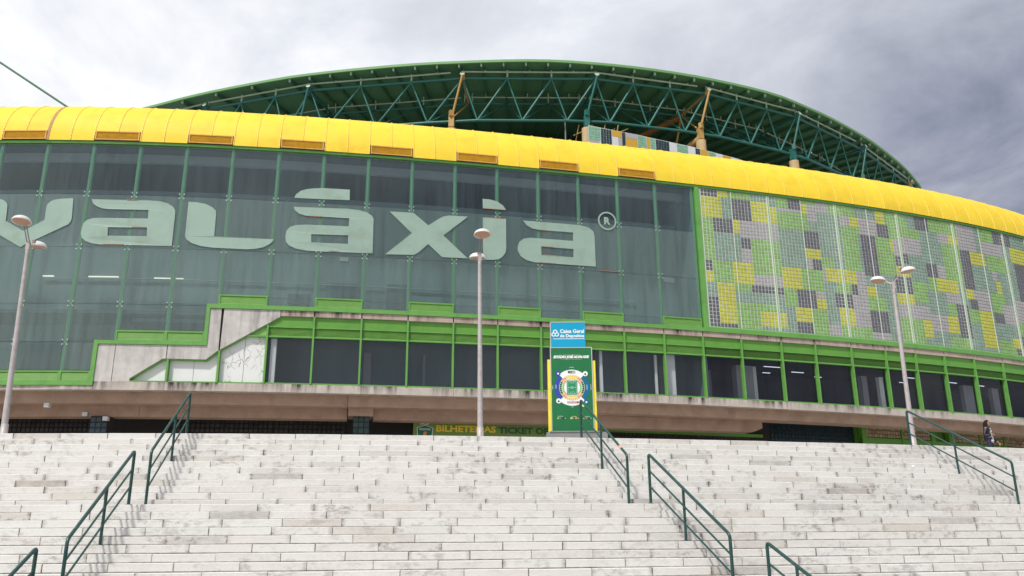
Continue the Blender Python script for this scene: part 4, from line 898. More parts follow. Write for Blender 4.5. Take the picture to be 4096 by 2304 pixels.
# ball nodes, columns and their frames
for i, p in enumerate(TOPN[1:-1]):
    ochre = i in (2, 4, 7)
    p2 = Vector(p); d = (Vector(TOPN[i+2])-Vector(TOPN[i])).normalized(); n = Vector((-d.y, d.x))
    out = p2-n*0.5
    mb = MB(); mb.tube([(p2.x, p2.y, ZT_-0.05), (out.x, out.y, ZT_+0.18)], 0.20, 10); mb.build('node_cap', 'truss ochre' if ochre else 'truss teal', tr)
    mb = MB(); o2 = p2-n*0.53; mb.tube([(out.x, out.y, ZT_+0.18), (o2.x, o2.y, ZT_+0.19)], 0.205, 10); mb.build('node_face', 'pale cap', tr)
    base = p2 + Vector((-d.x, -d.y))*0.9
    if i in (0, 7): continue
    m = 'truss ochre' if ochre else 'truss teal'
    mb = MB(); mb.box((base.x, base.y, ZB_-0.1), (0.44, 0.42, 1.0), 0, math.atan2(d.y, d.x)); mb.box((base.x-n.x*0.2, base.y-n.y*0.2, ZB_+0.55), (0.34, 0.3, 0.5), 0, math.atan2(d.y, d.x)+0.5); mb.build('bearing', m, tr)
    for k, (p0, p1, r_) in enumerate((((out.x, out.y, ZT_), (base.x, base.y, ZB_+0.2), 0.10), ((p2.x+n.x*BACKD, p2.y+n.y*BACKD, ZT_), (base.x, base.y, ZB_+0.2), 0.08), ((out.x, out.y, ZT_), (p2.x+n.x*BACKD, p2.y+n.y*BACKD, ZT_), 0.11))):
        mb = MB(); mb.tube([p0, p1], r_, 7); mb.build('strut', m, tr)
    if i == 4:
        bk = p2+n*BACKD; b2 = p2+n*16-d*6
        mb = MB(); mb.tube([(bk.x, bk.y, ZT_-0.1), (b2.x, b2.y, ZT_-1.2)], 0.30, 7); mb.build('girder', 'orange girder', tr)
        b3 = base+n*5-d*2.5
        mb = MB(); mb.tube([(base.x, base.y, ZB_-0.5), (b3.x, b3.y, ZB_-2.6)], 0.28, 7); mb.build('girder', 'truss ochre', tr)
        mb = MB(); b4 = bk-d*1.5; mb.tube([(bk.x, bk.y, ZT_-0.2), (b4.x, b4.y, ZB_-2.6)], 0.10, 6); mb.build('strut', 'truss ochre', tr)
    mb = MB(); mb.lathe([(0.42, 26.9), (0.42, ZB_-0.78)], 20, 0, Matrix.Translation((base.x, base.y, 0))); mb.lathe([(0.42, ZB_-0.78), (0.0, ZB_-0.78)], 20, 0, Matrix.Translation((base.x, base.y, 0)), False)
    mb.build('roof_column', 'beige column', tr)
mb = MB(); mb.tube([(-27, 74, 35.2), (-15.5, 72, 36.9), (-8, 74, 35.6), (6, 76, 32.6)], 0.38, 8); mb.build('girder', 'orange girder', tr)
for k in range(4):
    mb = MB(); x0 = 5.2+k*1.1; mb.tube([(x0, 63.2, 32.8), (x0+0.5, 63.4, 35.3)], 0.05, 5); mb.tube([(x0, 63.2, 34.2), (x0+1.3, 63.4, 34.9)], 0.05, 5); mb.build('gantry_bar', 'truss ochre', tr)
# backdrop behind the roof truss, the stand's deep shade put into its colour
mb = MB()
for i in range(len(nodes)-1):
    p, q = nodes[i]+NN[i]*11.5, nodes[i+1]+NN[i+1]*11.5
    p3, q3 = nodes[i]+NN[i]*24, nodes[i+1]+NN[i+1]*24
    mb.add([(p.x, p.y, 26.9), (q.x, q.y, 26.9), (q.x, q.y, 37.4), (p.x, p.y, 37.4), (q3.x, q3.y, 41.2), (p3.x, p3.y, 41.2)], [(0, 1, 2, 3), (3, 2, 4, 5)])
mb.build('stand_backdrop', 'dark interior', stadium)
# tile parapet beside the columns
pw = group_part('tile_parapet')
PT = [(6.16, 60.2, 33.55), (8.03, 60.45, 33.25), (10.1, 60.9, 33.05), (11.7, 61.3, 32.85), (14.7, 62.1, 32.55), (16.8, 62.7, 32.25), (18.8, 63.5, 32.1), (22, 65, 31.7)]
def pt(s):
    i = min(int(s), len(PT)-2); f = s-i; return Vector(PT[i]).lerp(Vector(PT[i+1]), f)
def pxs(u):        # 2353..2950 along the parapet
    xs = (2353, 2447, 2546, 2624, 2767, 2863, 2950, 3090)
    for i in range(7):
        if u <= xs[i+1]: return i+(u-xs[i])/(xs[i+1]-xs[i])
    return 6.99
for u0, u1, t0, t1, c in ((2353, 2400, 0, 1.15, 'M'), (2353, 2394, 1.18, 2.6, 'L'), (2402, 2446, 0, 2.1, 'N'), (2396, 2446, 2.13, 2.6, 'O'), (2448, 2485, 0, 0.5, 'O'), (2448, 2471, 0.53, 1.5, 'W'), (2473, 2485, 0.53, 2.6, 'L'), (2448, 2471, 1.53, 2.6, 'W'), (2487, 2499, 0, 2.6, 'N'),
                          (2501, 2545, 0, 0.42, 'L'), (2501, 2545, 0.45, 2.6, 'O'), (2547, 2583, 0, 2.6, 'M'), (2585, 2597, 0, 2.6, 'O'), (2599, 2619, 0, 2.6, 'M'), (2621, 2675, 0, 2.6, 'N'), (2677, 2705, 0, 0.8, 'W'), (2677, 2705, 0.83, 2.6, 'O'), (2707, 2750, 0, 1.6, 'M'), (2707, 2750, 1.63, 2.6, 'N'), (2752, 2779, 0, 2.6, 'W'), (2781, 2799, 0, 2.6, 'N'),
                          (2801, 2832, 0, 2.6, 'O'), (2834, 2862, 0, 2.6, 'M'), (2864, 2888, 0, 2.6, 'W'), (2890, 2920, 0, 2.6, 'O'), (2922, 2970, 0, 2.6, 'W'), (2972, 3080, 0, 2.6, 'N')):
    mb = MB(); a, b = pt(pxs(u0)), pt(pxs(u1)); d = (b-a); n = Vector((d.y, -d.x, 0)).normalized()*0.03; L_ = Vector((d.x, d.y, 0)).length
    nu = max(1, round(L_/0.22)) if c in 'NM' else 1; nv = max(1, round((t1-t0)/0.22)) if c in 'NM' else 1
    for i in range(nu):
        for k in range(nv):
            g = 0.015 if nu > 1 else 0
            f0, f1 = i/nu+g/L_, (i+1)/nu-g/L_; p, q = a.lerp(b, f0), a.lerp(b, f1)
            z0, z1 = t0+(t1-t0)*k/nv+g, t0+(t1-t0)*(k+1)/nv-g
            mb.add([(p.x+n.x, p.y+n.y, p.z-z1), (q.x+n.x, q.y+n.y, q.z-z1), (q.x+n.x, q.y+n.y, q.z-z0), (p.x+n.x, p.y+n.y, p.z-z0), (p.x, p.y, p.z-z1), (q.x, q.y, q.z-z1), (q.x, q.y, q.z-z0), (p.x, p.y, p.z-z0)],
                   [(0, 1, 2, 3), (4, 0, 3, 7), (1, 5, 6, 2), (3, 2, 6, 7), (4, 5, 1, 0)])
    mb.build('parapet_tile', 'tile '+c, pw)
mb = MB()
for i in range(len(PT)-1):
    a, b = Vector(PT[i]), Vector(PT[i+1]); d = b-a; n = Vector((-d.y, d.x, 0)).normalized()*0.3; z = Vector((0, 0, 0.04))
    mb.hexa([(a.x, a.y, 26.9), (b.x, b.y, 26.9), (b.x+n.x, b.y+n.y, 26.9), (a.x+n.x, a.y+n.y, 26.9), tuple(a+z), tuple(b+z), tuple(b+n+z), tuple(a+n+z)])
mb.build('parapet_wall', 'grout', pw)
# steel stay at the far left, slim grey pole by the parapet
mb = MB(); mb.tube([(-50.9, 60, 45.8), (-35.0, 60, 35.08), (-31, 60, 32.4)], 0.085, 8); mb.build('stay_cable', 'rib green', stadium)
mb = MB(); mb.tube([(4.45, 62, 27), (4.45, 62, 35.2)], 0.06, 6); mb.build('vent_pipe', 'deck grey', stadium)

# ------------------------------------------------------------------ ticket office banner
tb = MB(); fbox(tb, -5.33, 6.2, 7.70, 8.86, -3.2, -3.0); 
tsign = tb.build('ticket_office_sign', 'banner green', None, None, 'long green ticket office banner in the shade under the concrete beam', 'sign')
def wall_text(txt, s, z, size, o, mat, name, parent, width, bold=0.02, align='LEFT'):
    vs, fs = text_mesh(txt, size, bold, 0, align, 1.0, width); mb = MB(); mb.add([P(s+x, z+y, o) for x, y, _ in vs], fs); return mb.build(name, mat, parent)
wall_text('BILHETEIRAS', -3.98, 8.17, 0.50, -2.985, 'banner yellow', 'lettering', tsign, 3.62, 0.02)
wall_text('TICKET OFFICE', -0.20, 8.13, 0.50, -2.985, 'banner dark', 'lettering', tsign, 4.35, 0.02)
wall_text('SCP', -4.64, 8.55, 0.24, -2.985, 'seam white', 'lettering', tsign, 0.62, 0.015, 'CENTER')
sh = MB(); fpoly(sh, [[(-5.05, 7.95), (-4.64, 7.72), (-4.23, 7.95), (-4.20, 8.35), (-4.42, 8.42), (-4.64, 8.48), (-4.86, 8.42), (-5.08, 8.35)]], -2.998, -2.985); sh.build('crest', 'crest green', tsign)
sh = MB(); fpoly(sh, [[(-5.10, 7.93), (-4.64, 7.68), (-4.18, 7.93), (-4.15, 8.38), (-4.42, 8.46), (-4.64, 8.52), (-4.86, 8.46), (-5.13, 8.38)]], -2.999, -2.992); sh.build('crest_border', 'seam white', tsign)
wall_text('SPORTING', -4.64, 8.22, 0.15, -2.975, 'seam white', 'lettering', tsign, 0.66, 0.006, 'CENTER')
sh = MB(); fpoly(sh, [[(-4.72, 7.92), (-4.56, 7.92), (-4.52, 8.08), (-4.60, 8.15), (-4.70, 8.12), (-4.75, 8.02)]], -2.985, -2.975); sh.build('crest_figure', 'ink orange', tsign)

# ------------------------------------------------------------------ street lamps
def street_lamp(base, tilt, az, label):
    root = empty('street_lamp', label, 'street lamp', base, 'twin-headed street lamps on the plaza')
    H = 5.35
    T = Vector((tilt*H, 0, H))
    mb = MB(); mb.tube([(0, 0, 0), tuple(T*0.22), tuple(T*0.6), tuple(T)], [0.085, 0.075, 0.062, 0.052], 14); mb.build('pole', 'lamp pole', root)
    mb = MB(); mb.lathe([(0.17, 0.0), (0.17, 0.03), (0.10, 0.05), (0.095, 0.35), (0.085, 0.37)], 14); mb.build('base_collar', 'lamp pole', root)
    mb = MB(); mb.box((T.x, 0, T.z+0.08), (0.10, 0.10, 0.24), 0, az); mb.build('bracket', 'lamp pole', root)
    for hx, hz, a in ((0.58, 0.60, az), (0.50, 0.24, az+PI)):
        d = Vector((math.cos(a), math.sin(a), 0)); s = Vector((-d.y, d.x, 0)); c = T+d*hx+Vector((0, 0, hz))
        top = c-d*0.20+Vector((0, 0, 0.0))
        mb = MB()
        for q in (-0.035, 0.035): mb.tube([tuple(T+Vector((0, 0, 0.12))+s*q), tuple(top+s*q)], 0.014, 6)
        mb.tube([tuple(top-s*0.05), tuple(top+s*0.05)], 0.022, 6); mb.build('arm', 'lamp arm' if hz > 0.5 else 'lamp dome', root)
        tiltm = Matrix.Translation(c) @ Matrix.Rotation(-0.12, 4, s)
        mb = MB(); mb.lathe([(0.0, 0.145), (0.07, 0.14), (0.15, 0.115), (0.215, 0.07), (0.25, 0.015), (0.258, -0.02), (0.25, -0.03), (0.235, -0.02)], 28, 0, tiltm); dm = mb.build('lamp_dome', 'lamp dome', root)
        mb = MB(); mb.lathe([(0.24, -0.018), (0.19, -0.045), (0.10, -0.06), (0.0, -0.065)], 28, 0, tiltm); mb.build('lamp_glass', 'lamp glass', root)
        mb = MB(); bx = c-d*0.2; mb.box((bx.x, bx.y, bx.z+0.045), (0.12, 0.07, 0.10), 0, a); mb.build('hinge', 'lamp arm', root)
    return root
street_lamp((-13.58, 22.48, 4.796), -0.034, R(-85), 'grey twin street lamp, leftmost, in front of the letter v')
street_lamp((-0.92, 23.78, 4.796), -0.008, R(-80), 'grey twin street lamp left of the tall green stadium map sign')
street_lamp((12.76, 27.01, 4.796), 0.012, R(3), 'grey twin street lamp in front of the coloured tile wall')

# ------------------------------------------------------------------ stair handrails
def bend(pts, r=0.09, n=5):
    """round the corners of a polyline"""
    pts = [Vector(p) for p in pts]; out = [pts[0]]
    for i in range(1, len(pts)-1):
        a = pts[i]+(pts[i-1]-pts[i]).normalized()*r; b = pts[i]+(pts[i+1]-pts[i]).normalized()*r
        for k in range(n+1):
            t = k/n; out.append(a*(1-t)**2+pts[i]*2*t*(1-t)+b*t*t)
    out.append(pts[-1]); return out
def handrail(A, hA, B, hB, fr_mid, label, sticker=False):
    """A upper foot, B lower foot; end posts are bent into the top rail, two lower rails, one middle post"""
    A, B = Vector(A), Vector(B); root = empty('handrail', label, 'handrail', tuple(A), 'dark green handrails on the stone stairs')
    b = B-A; za, zb = Vector((0, 0, hA)), Vector((0, 0, hB)); o = Vector((0, 0, 0))
    mb = MB(); mb.tube(bend([o, za, b+zb, b]), 0.033, 10); mb.build('top_rail', 'rail paint', root)
    for f in (0.66, 0.34):
        mb = MB(); mb.tube([za*f, b+zb*f], 0.021, 8); mb.build('lower_rail', 'rail paint', root)
    tp = za.lerp(b+zb, fr_mid); ft = Vector((tp.x, tp.y, 0))
    # foot of the middle post on the step below it
    wx, wy = A.x+tp.x, A.y+tp.y; j = 0
    while j < 29 and edge_y(j, wx) > wy: j += 1
    ft.z = edge_z(j)-A.z
    mb = MB(); mb.tube([ft, tp], 0.030, 10); mb.build('post', 'rail paint', root)
    for p in (o, b, ft):
        mb = MB(); mb.lathe([(0.065, 0.0), (0.065, 0.012), (0.036, 0.016)], 12, 0, Matrix.Translation(p)); mb.build('foot_plate', 'rail paint', root)
    if sticker:
        p = za.lerp(b+zb, 0.86); q = za.lerp(b+zb, 0.90); mb = MB(); mb.tube([p, q], 0.0345, 10, 0, False); mb.build('sticker', 'sticker', root)
    return root
LZ = GROUND_TO_PLAZA-12*RISE; LZ2 = GROUND_TO_PLAZA-24*RISE
handrail((-8.48, 21.90, 4.796), 1.08, (-8.23, 19.32, LZ), 1.23, 0.40, 'upper handrail at left, from the plaza down to the landing')
handrail((1.90, 23.43, 4.796), 1.07, (2.75, 20.56, LZ), 1.19, 0.47, 'upper handrail standing in front of the green stadium map sign', True)
handrail((12.18, 25.96, 4.796), 1.07, (13.78, 23.59, LZ), 1.22, 0.47, 'upper handrail at far right, beside the lamp with the tile wall behind')
handrail((-8.06, 18.08, LZ), 1.12, (-7.72, 15.12, edge_z(23)), 1.07, 0.46, 'lower handrail at left, from the landing down past two shorter pieces')
handrail((3.08, 19.36, LZ), 1.10, (4.10, 16.57, edge_z(23)), 1.08, 0.47, 'lower handrail right of centre, from the landing to the bottom of the photo')
handrail((-8.07, 14.82, LZ2), 1.10, (-7.97, 13.40, edge_z(29)), 1.10, 0.5, 'lowest handrail cut off at the bottom left corner')
handrail((4.75, 16.44, LZ2), 1.10, (5.33, 15.02, edge_z(29)), 1.10, 0.5, 'lowest handrail cut off by the bottom edge, right of centre')

# ------------------------------------------------------------------ stadium map sign
sg = empty('stadium_map_sign', 'tall green stadium map sign on yellow posts, blue bank sign on its top', 'sign', (1.745, 24.5, 4.796))
SGW, SZ0, SZ1 = 1.20, 0.31, 2.78
mb = MB(); mb.box((0.10, 0.1, 0.13), (1.74, 0.9, 0.26)); mb.box((0.06, -0.1, 0.275), (1.5, 0.55, 0.03)); mb.build('plinth', 'plinth grey', sg)
mb = MB(); mb.box((0.0, 0.0, (SZ0+SZ1)/2), (SGW, 0.12, SZ1-SZ0)); panel = mb.build('map_panel', 'sign green', sg)
mb = MB(); mb.box((-SGW/2-0.012, 0, (SZ0+SZ1)/2), (0.024, 0.14, SZ1-SZ0)); mb.box((SGW/2+0.012, 0, (SZ0+SZ1)/2), (0.024, 0.14, SZ1-SZ0)); mb.box((0, 0, SZ1+0.012), (SGW+0.05, 0.14, 0.024)); mb.build('edge_frame', 'sign edge', sg)
for sx, zt in ((-1, 2.44), (1, 2.40)):
    mb = MB(); mb.box((sx*(SGW/2+0.068), 0.02, (0.29+zt)/2), (0.082, 0.10, zt-0.29)); mb.build('yellow_post', 'sign yellow', sg)
BZ0, BZ1 = 2.815, 3.57
mb = MB(); mb.box((-0.075, 0, (BZ0+BZ1)/2), (1.03, 0.10, BZ1-BZ0)); bl = mb.build('bank_sign', 'sign cyan', sg, None, 'bright blue bank sign panel with white lettering')
mb = MB(); mb.box((-0.075, 0, BZ1+0.01), (1.05, 0.11, 0.02)); mb.box((-0.60, 0, (BZ0+BZ1)/2), (0.02, 0.11, BZ1-BZ0)); mb.build('edge_frame', 'sign edge', sg)
FR = -0.06
def flat(parent, name, mat, verts, faces, lvl=1, lift=0.0):
    mb = MB(); y = FR-0.003*lvl; mb.add([(x, y, z) for x, z in verts], faces)
    return mb.build(name, mat, parent)
def ftext(parent, txt, x, z, size, mat, width=None, bold=0.0, shear=0.0, align='CENTER', rot=0.0, y=None, lvl=3, name='lettering'):
    vs, fs = text_mesh(txt, size, bold, shear, align, 1.0, width); ca, sa = math.cos(rot), math.sin(rot)
    mb = MB(); yy = FR-0.003*lvl if y is None else y
    mb.add([(x+a*ca-b*sa, yy, z+a*sa+b*ca) for a, b, _ in vs], fs); return mb.build(name, mat, parent)
YB = -0.054
ftext(bl, 'Caixa Geral', -0.315, 3.245, 0.155, 'ink white', 0.72, 0.005, 0, 'LEFT', 0, YB)
ftext(bl, 'de Depositos', -0.315, 3.115, 0.125, 'ink white', 0.72, 0.004, 0, 'LEFT', 0, YB)
mb = MB(); mb.box((-0.055, YB, 3.062), (0.93, 0.004, 0.016)); mb.build('underline', 'ink white', bl)
lg = MB()                                    # emblem: three interlocked rounded loops
for k in range(3):
    a0 = PI/2+k*2*PI/3; c = Vector((-0.46+0.055*math.cos(a0), 0, 3.225+0.055*math.sin(a0)))
    pts = [(c.x+0.058*math.cos(t), YB-0.002*k, c.z+0.058*math.sin(t)) for t in [2*PI*i/6+a0 for i in range(6)]]
    vs = []; fs = []
    for i in range(6):
        t = 2*PI*i/6+a0
        vs += [(c.x+0.072*math.cos(t), YB-0.0015*(k+1), c.z+0.072*math.sin(t)), (c.x+0.040*math.cos(t), YB-0.0015*(k+1), c.z+0.040*math.sin(t))]
    for i in range(6): fs.append((2*i, 2*((i+1) % 6), 2*((i+1) % 6)+1, 2*i+1))
    lg.add(vs, fs)
lg.build('emblem', 'ink white', bl)
ftext(panel, 'ESTÁDIO JOSÉ ALVALADE', 0.0, 2.475, 0.10, 'ink white', 1.06, 0.007, 0.25)
for z, w in ((2.575, 0.5), (2.425, 0.62)):
    mb = MB(); mb.box((0, FR-0.008, z), (w, 0.002, 0.006)); mb.build('rule', 'rail sage', panel)
CXm, CZm = 0.0, 1.59
def ring(r0, r1, a0, a1, mat, name, lvl, n=10, ex=1.0, ez=1.0):
    vs = []; fs = []
    for i in range(n+1):
        t = R(a0+(a1-a0)*i/n); vs += [(CXm+ex*r0*math.cos(t), CZm+ez*r0*math.sin(t)), (CXm+ex*r1*math.cos(t), CZm+ez*r1*math.sin(t))]
    for i in range(n): fs.append((2*i, 2*i+1, 2*i+3, 2*i+2) if False else (2*i, 2*(i+1), 2*(i+1)+1, 2*i+1)[::-1])
    return flat(panel, name, mat, vs, fs, lvl)
ring(0.38, 0.535, 46, 134, 'ink white', 'map_arc', 1); ring(0.38, 0.535, 226, 314, 'ink white', 'map_arc', 1)
ring(0.40, 0.515, 136, 224, 'ink blue', 'map_arc', 1); ring(0.40, 0.515, -44, 44, 'ink teal', 'map_arc', 1)
ring(0.0, 0.375, 0, 360, 'ink white', 'map_bowl', 2, 36)
for k in range(36):
    a = k*10; v_ = 45 <= a+5 <= 135 or 225 <= a+5 <= 315
    edge_ = any(abs(((a+5-q+180) % 360)-180) < 12 for q in (45, 135, 225, 315))
    outer = 'ink orange' if edge_ else ('ink yellow' if v_ else 'ink dark green')
    inner = 'ink orange' if edge_ else ('ink yellow' if v_ else 'ink lime')
    ring(0.305, 0.365, a+0.8, a+9.2, outer, 'map_block', 3, 2); ring(0.235, 0.29, a+1.0, a+9.0, inner, 'map_block', 3, 2)
def rect(name, mat, x0, x1, z0, z1, lvl): return flat(panel, name, mat, [(x0, z0), (x1, z0), (x1, z1), (x0, z1)], [(0, 1, 2, 3)], lvl)
rect('map_field', 'ink white', -0.165, 0.165, 1.37, 1.81, 4); rect('map_field', 'ink field', -0.155, 0.155, 1.38, 1.80, 5)
for x0, x1, z0, z1 in ((-0.125, 0.125, 1.405, 1.411), (-0.125, 0.125, 1.769, 1.775), (-0.125, -0.119, 1.405, 1.775), (0.119, 0.125, 1.405, 1.775), (-0.125, 0.125, 1.587, 1.593),
                       (-0.06, 0.06, 1.455, 1.46), (-0.06, 0.06, 1.72, 1.725), (-0.06, -0.055, 1.405, 1.46), (0.055, 0.06, 1.405, 1.46), (-0.06, -0.055, 1.72, 1.775), (0.055, 0.06, 1.72, 1.775)):
    rect('field_line', 'ink white', x0, x1, z0, z1, 6)
for k in range(12):
    t0, t1 = 2*PI*k/12, 2*PI*(k+1)/12
    flat(panel, 'field_line', 'ink white', [(0.036*math.cos(t0), 1.59+0.036*math.sin(t0)), (0.036*math.cos(t1), 1.59+0.036*math.sin(t1)), (0.03*math.cos(t1), 1.59+0.03*math.sin(t1)), (0.03*math.cos(t0), 1.59+0.03*math.sin(t0))], [(0, 1, 2, 3)], 6)
def disc(x, z, r, mat, lvl=3, name='map_badge'): return flat(panel, name, mat, [(x+r*math.cos(2*PI*k/20), z+r*math.sin(2*PI*k/20)) for k in range(20)], [tuple(range(20))], lvl)
for x, z, m in ((-0.40, 2.02, 'ink blue'), (0.40, 2.00, 'ink white'), (-0.40, 1.20, 'ink white'), (0.41, 1.17, 'ink teal')):
    disc(x, z, 0.075, m); disc(x, z-0.012, 0.028, 'ink white' if m != 'ink white' else 'ink black', 4)
disc(0.32, 1.06, 0.05, 'ink lime'); disc(0.32, 1.06, 0.032, 'ink white', 4)
ftext(panel, 'MEO', 0.0, 2.015, 0.115, 'ink black', 0.22, 0.002, lvl=4)
rect('sponsor_box', 'ink red', -0.15, 0.19, 1.13, 1.185, 3); ftext(panel, 'SUPER BOCK', 0.0, 1.14, 0.055, 'ink white', 0.27, 0.001, lvl=5)
ftext(panel, 'NORTE', 0.0, 2.175, 0.04, 'ink white', lvl=3); ftext(panel, 'SUL', 0.0, 1.01, 0.04, 'ink white', lvl=3)
ftext(panel, 'POENTE', -0.555, 1.60, 0.035, 'ink white', rot=PI/2, lvl=3); ftext(panel, 'NASCENTE', 0.57, 1.60, 0.035, 'ink white', rot=PI/2, lvl=3)
ftext(panel, 'CENTRAL', -0.36, 0.735, 0.036, 'ink white', lvl=3); ftext(panel, 'LATERAL', 0.04, 0.73, 0.036, 'ink white', lvl=3); ftext(panel, 'SUPERIOR', 0.42, 0.72, 0.036, 'ink white', lvl=3)
for x, m in ((-0.43, 'ink lime'), (-0.28, 'ink dark green'), (-0.04, 'ink yellow'), (0.10, 'ink orange'), (0.34, 'ink yellow'), (0.47, 'ink dark green')):
    rect('legend_square', m, x-0.028, x+0.028, 0.665, 0.72, 3); ftext(panel, 'A' if m in ('ink lime',) or x in (-0.04, 0.34) else 'B', x+0.06, 0.675, 0.045, 'ink white', lvl=3)
ftext(panel, 'CAIXA', 0.455, 1.60, 0.05, 'ink white', rot=PI/2, lvl=3); ftext(panel, 'NOS', -0.455, 1.62, 0.055, 'ink white', rot=PI/2, lvl=3)

# ------------------------------------------------------------------ people
def skin_mesh(name, chains, mat, parent, sub=2):
    """chains: list of polylines [(x,y,z,r)...]; first point of later chains may be given as an index tuple ('j', chain, point) to branch"""
    verts = []; edges_ = []; rad = []; idx = {}
    for ci, ch in enumerate(chains):
        prev = None
        for pi, p in enumerate(ch):
            if p[0] == 'j': prev = idx[(p[1], p[2])]; continue
            verts.append(p[:3]); rad.append(p[3]); idx[(ci, pi)] = len(verts)-1
            if prev is not None: edges_.append((prev, len(verts)-1))
            prev = len(verts)-1
    me = bpy.data.meshes.new(name); me.from_pydata(verts, edges_, []); me.materials.append(MATS[mat]); o = link(name, me, parent)
    o.modifiers.new('skin', 'SKIN').use_smooth_shade = True
    for i, r in enumerate(rad): me.skin_vertices[0].data[i].radius = (r, r)
    me.skin_vertices[0].data[0].use_root = True
    m = o.modifiers.new('sub', 'SUBSURF'); m.levels = sub; m.render_levels = sub
    bpy.context.view_layer.update()
    me2 = bpy.data.meshes.new_from_object(o.evaluated_get(bpy.context.evaluated_depsgraph_get()))
    o.modifiers.clear(); o.data = me2; bpy.data.meshes.remove(me); me2.name = name
    for pl in me2.polygons: pl.use_smooth = True
    return o
def person(loc, rz, label, group):
    """faces +x, standing with the weight on one leg, right hand across the belly, left hand hanging away from the body"""
    root = empty('person', label, 'person', loc, group); root.rotation_euler = (0, 0, rz)
    body = skin_mesh('body', [
        [(0, 0, 0.93, 0.135), (0.0, 0, 1.05, 0.125), (0.005, 0, 1.20, 0.125), (0.0, 0, 1.33, 0.12), (0.0, 0, 1.40, 0.055), (0.015, 0, 1.46, 0.05)],
        [('j', 0, 0), (0.0, 0.09, 0.86, 0.095), (0.02, 0.10, 0.50, 0.06), (0.0, 0.10, 0.46, 0.055), (-0.02, 0.10, 0.09, 0.036), (0.06, 0.10, 0.035, 0.035), (0.15, 0.11, 0.028, 0.028)],
        [('j', 0, 0), (0.0, -0.09, 0.86, 0.095), (0.06, -0.10, 0.50, 0.06), (0.06, -0.10, 0.46, 0.055), (0.03, -0.10, 0.09, 0.036), (0.11, -0.10, 0.035, 0.035), (0.20, -0.11, 0.028, 0.028)],
        [('j', 0, 3), (-0.01, -0.15, 1.345, 0.055), (-0.06, -0.235, 1.11, 0.042), (-0.05, -0.24, 1.07, 0.040), (0.11, -0.20, 1.06, 0.030), (0.155, -0.16, 1.075, 0.026), (0.175, -0.13, 1.08, 0.024)],
        [('j', 0, 3), (0.0, 0.15, 1.345, 0.055), (0.06, 0.21, 1.10, 0.042), (0.07, 0.215, 1.06, 0.040), (0.20, 0.24, 0.86, 0.030), (0.235, 0.245, 0.815, 0.026), (0.255, 0.245, 0.785, 0.024)],
    ], 'skin', root)
    for wrist, d, up, th in (((0.175, -0.13, 1.08), Vector((0.30, 0.95, 0.05)).normalized(), Vector((0, 0, 1)), Vector((0, 0, 1))), ((0.255, 0.245, 0.785), Vector((0.45, 0.05, -0.9)).normalized(), Vector((0.9, 0, 0.45)), Vector((0.5, -0.8, 0.0)))):
        w = Vector(wrist); up = (up-d*up.dot(d)).normalized(); side = d.cross(up); chains = [[(*w, 0.022), (*(w+d*0.035), 0.026), (*(w+d*0.06), 0.024)]]
        for k, ln in enumerate((0.062, 0.072, 0.068, 0.052)):
            b0 = w+d*0.055+up*(0.027-0.018*k); b1 = b0+d*ln*0.5+side*0.006; b2 = b1+d*ln*0.42+side*0.022
            chains.append([('j', 0, 2), (*b0, 0.0088), (*b1, 0.0082), (*b2, 0.007)])
        t0 = w+d*0.02+up*0.03; chains.append([('j', 0, 0), (*t0, 0.011), (*(t0+d*0.03+up*0.018), 0.0095), (*(t0+d*0.055+up*0.02), 0.008)])
        skin_mesh('hand', chains, 'skin', root, 1)
    # head with face
    mb = MB()
    def head_r(u, v):
        x = math.cos(v)*math.cos(u); y = math.cos(v)*math.sin(u); z = math.sin(v)
        q = Vector((x*0.098, y*0.076, z*0.118))
        if z < 0: q.x *= 1+0.10*z*(1 if x > 0 else -1)*-1; q.y *= 1+0.35*z
        if x > 0.2 and abs(y) < 0.25 and -0.35 < z < 0.15: q.x += 0.020*(1-abs(y)/0.25)*(1-abs(z+0.15)/0.3 if abs(z+0.15) < 0.3 else 0)      # nose
        if x > 0.3 and abs(z+0.55) < 0.12 and abs(y) < 0.35: q.x += 0.006
        if x > 0.3 and abs(z-0.08) < 0.12 and 0.2 < abs(y) < 0.5: q.x -= 0.006
        return q
    nu, nv = 40, 24; vs = [tuple(head_r(2*PI*i/nu, -PI/2+PI*k/nv)+Vector((0.03, 0, 1.545))) for k in range(nv+1) for i in range(nu)]
    mb.add(vs, [(k*nu+i, k*nu+(i+1) % nu, (k+1)*nu+(i+1) % nu, (k+1)*nu+i) for k in range(nv) for i in range(nu)], 0, True)
    for sy in (-1, 1): mb.lathe([(0.0, 0.012), (0.018, 0.008), (0.024, 0.0), (0.016, -0.006)], 10, 0, Matrix.Translation((0.02, sy*0.076, 1.545)) @ Matrix.Rotation(sy*-PI/2, 4, 'X') @ Matrix.Scale(1.35, 4, (0, 1, 0)))
    mb.build('head', 'skin', root)
    mb = MB()
    for sy in (-1, 1): mb.lathe([(0.0, 0.008), (0.024, 0.004), (0.027, -0.002)], 12, 0, Matrix.Translation((0.122, sy*0.034, 1.558)) @ Matrix.Rotation(PI/2, 4, 'Y'))
    mb.tube([(0.125, -0.01, 1.562), (0.125, 0.01, 1.562)], 0.004, 5)
    for sy in (-1, 1): mb.tube([(0.115, sy*0.06, 1.563), (0.02, sy*0.08, 1.563)], 0.004, 5)
    mb.build('sunglasses', 'lens', root)
    mb = MB(); mb.tube([(0.117, -0.025, 1.478), (0.120, 0, 1.476), (0.117, 0.025, 1.478)], 0.005, 5); mb.build('mouth', 'red cloth', root)
    # hair: a cap plus long locks down to the shoulder blades
    mb = MB(); rnd = random.Random(3)
    vs = []; fs = []
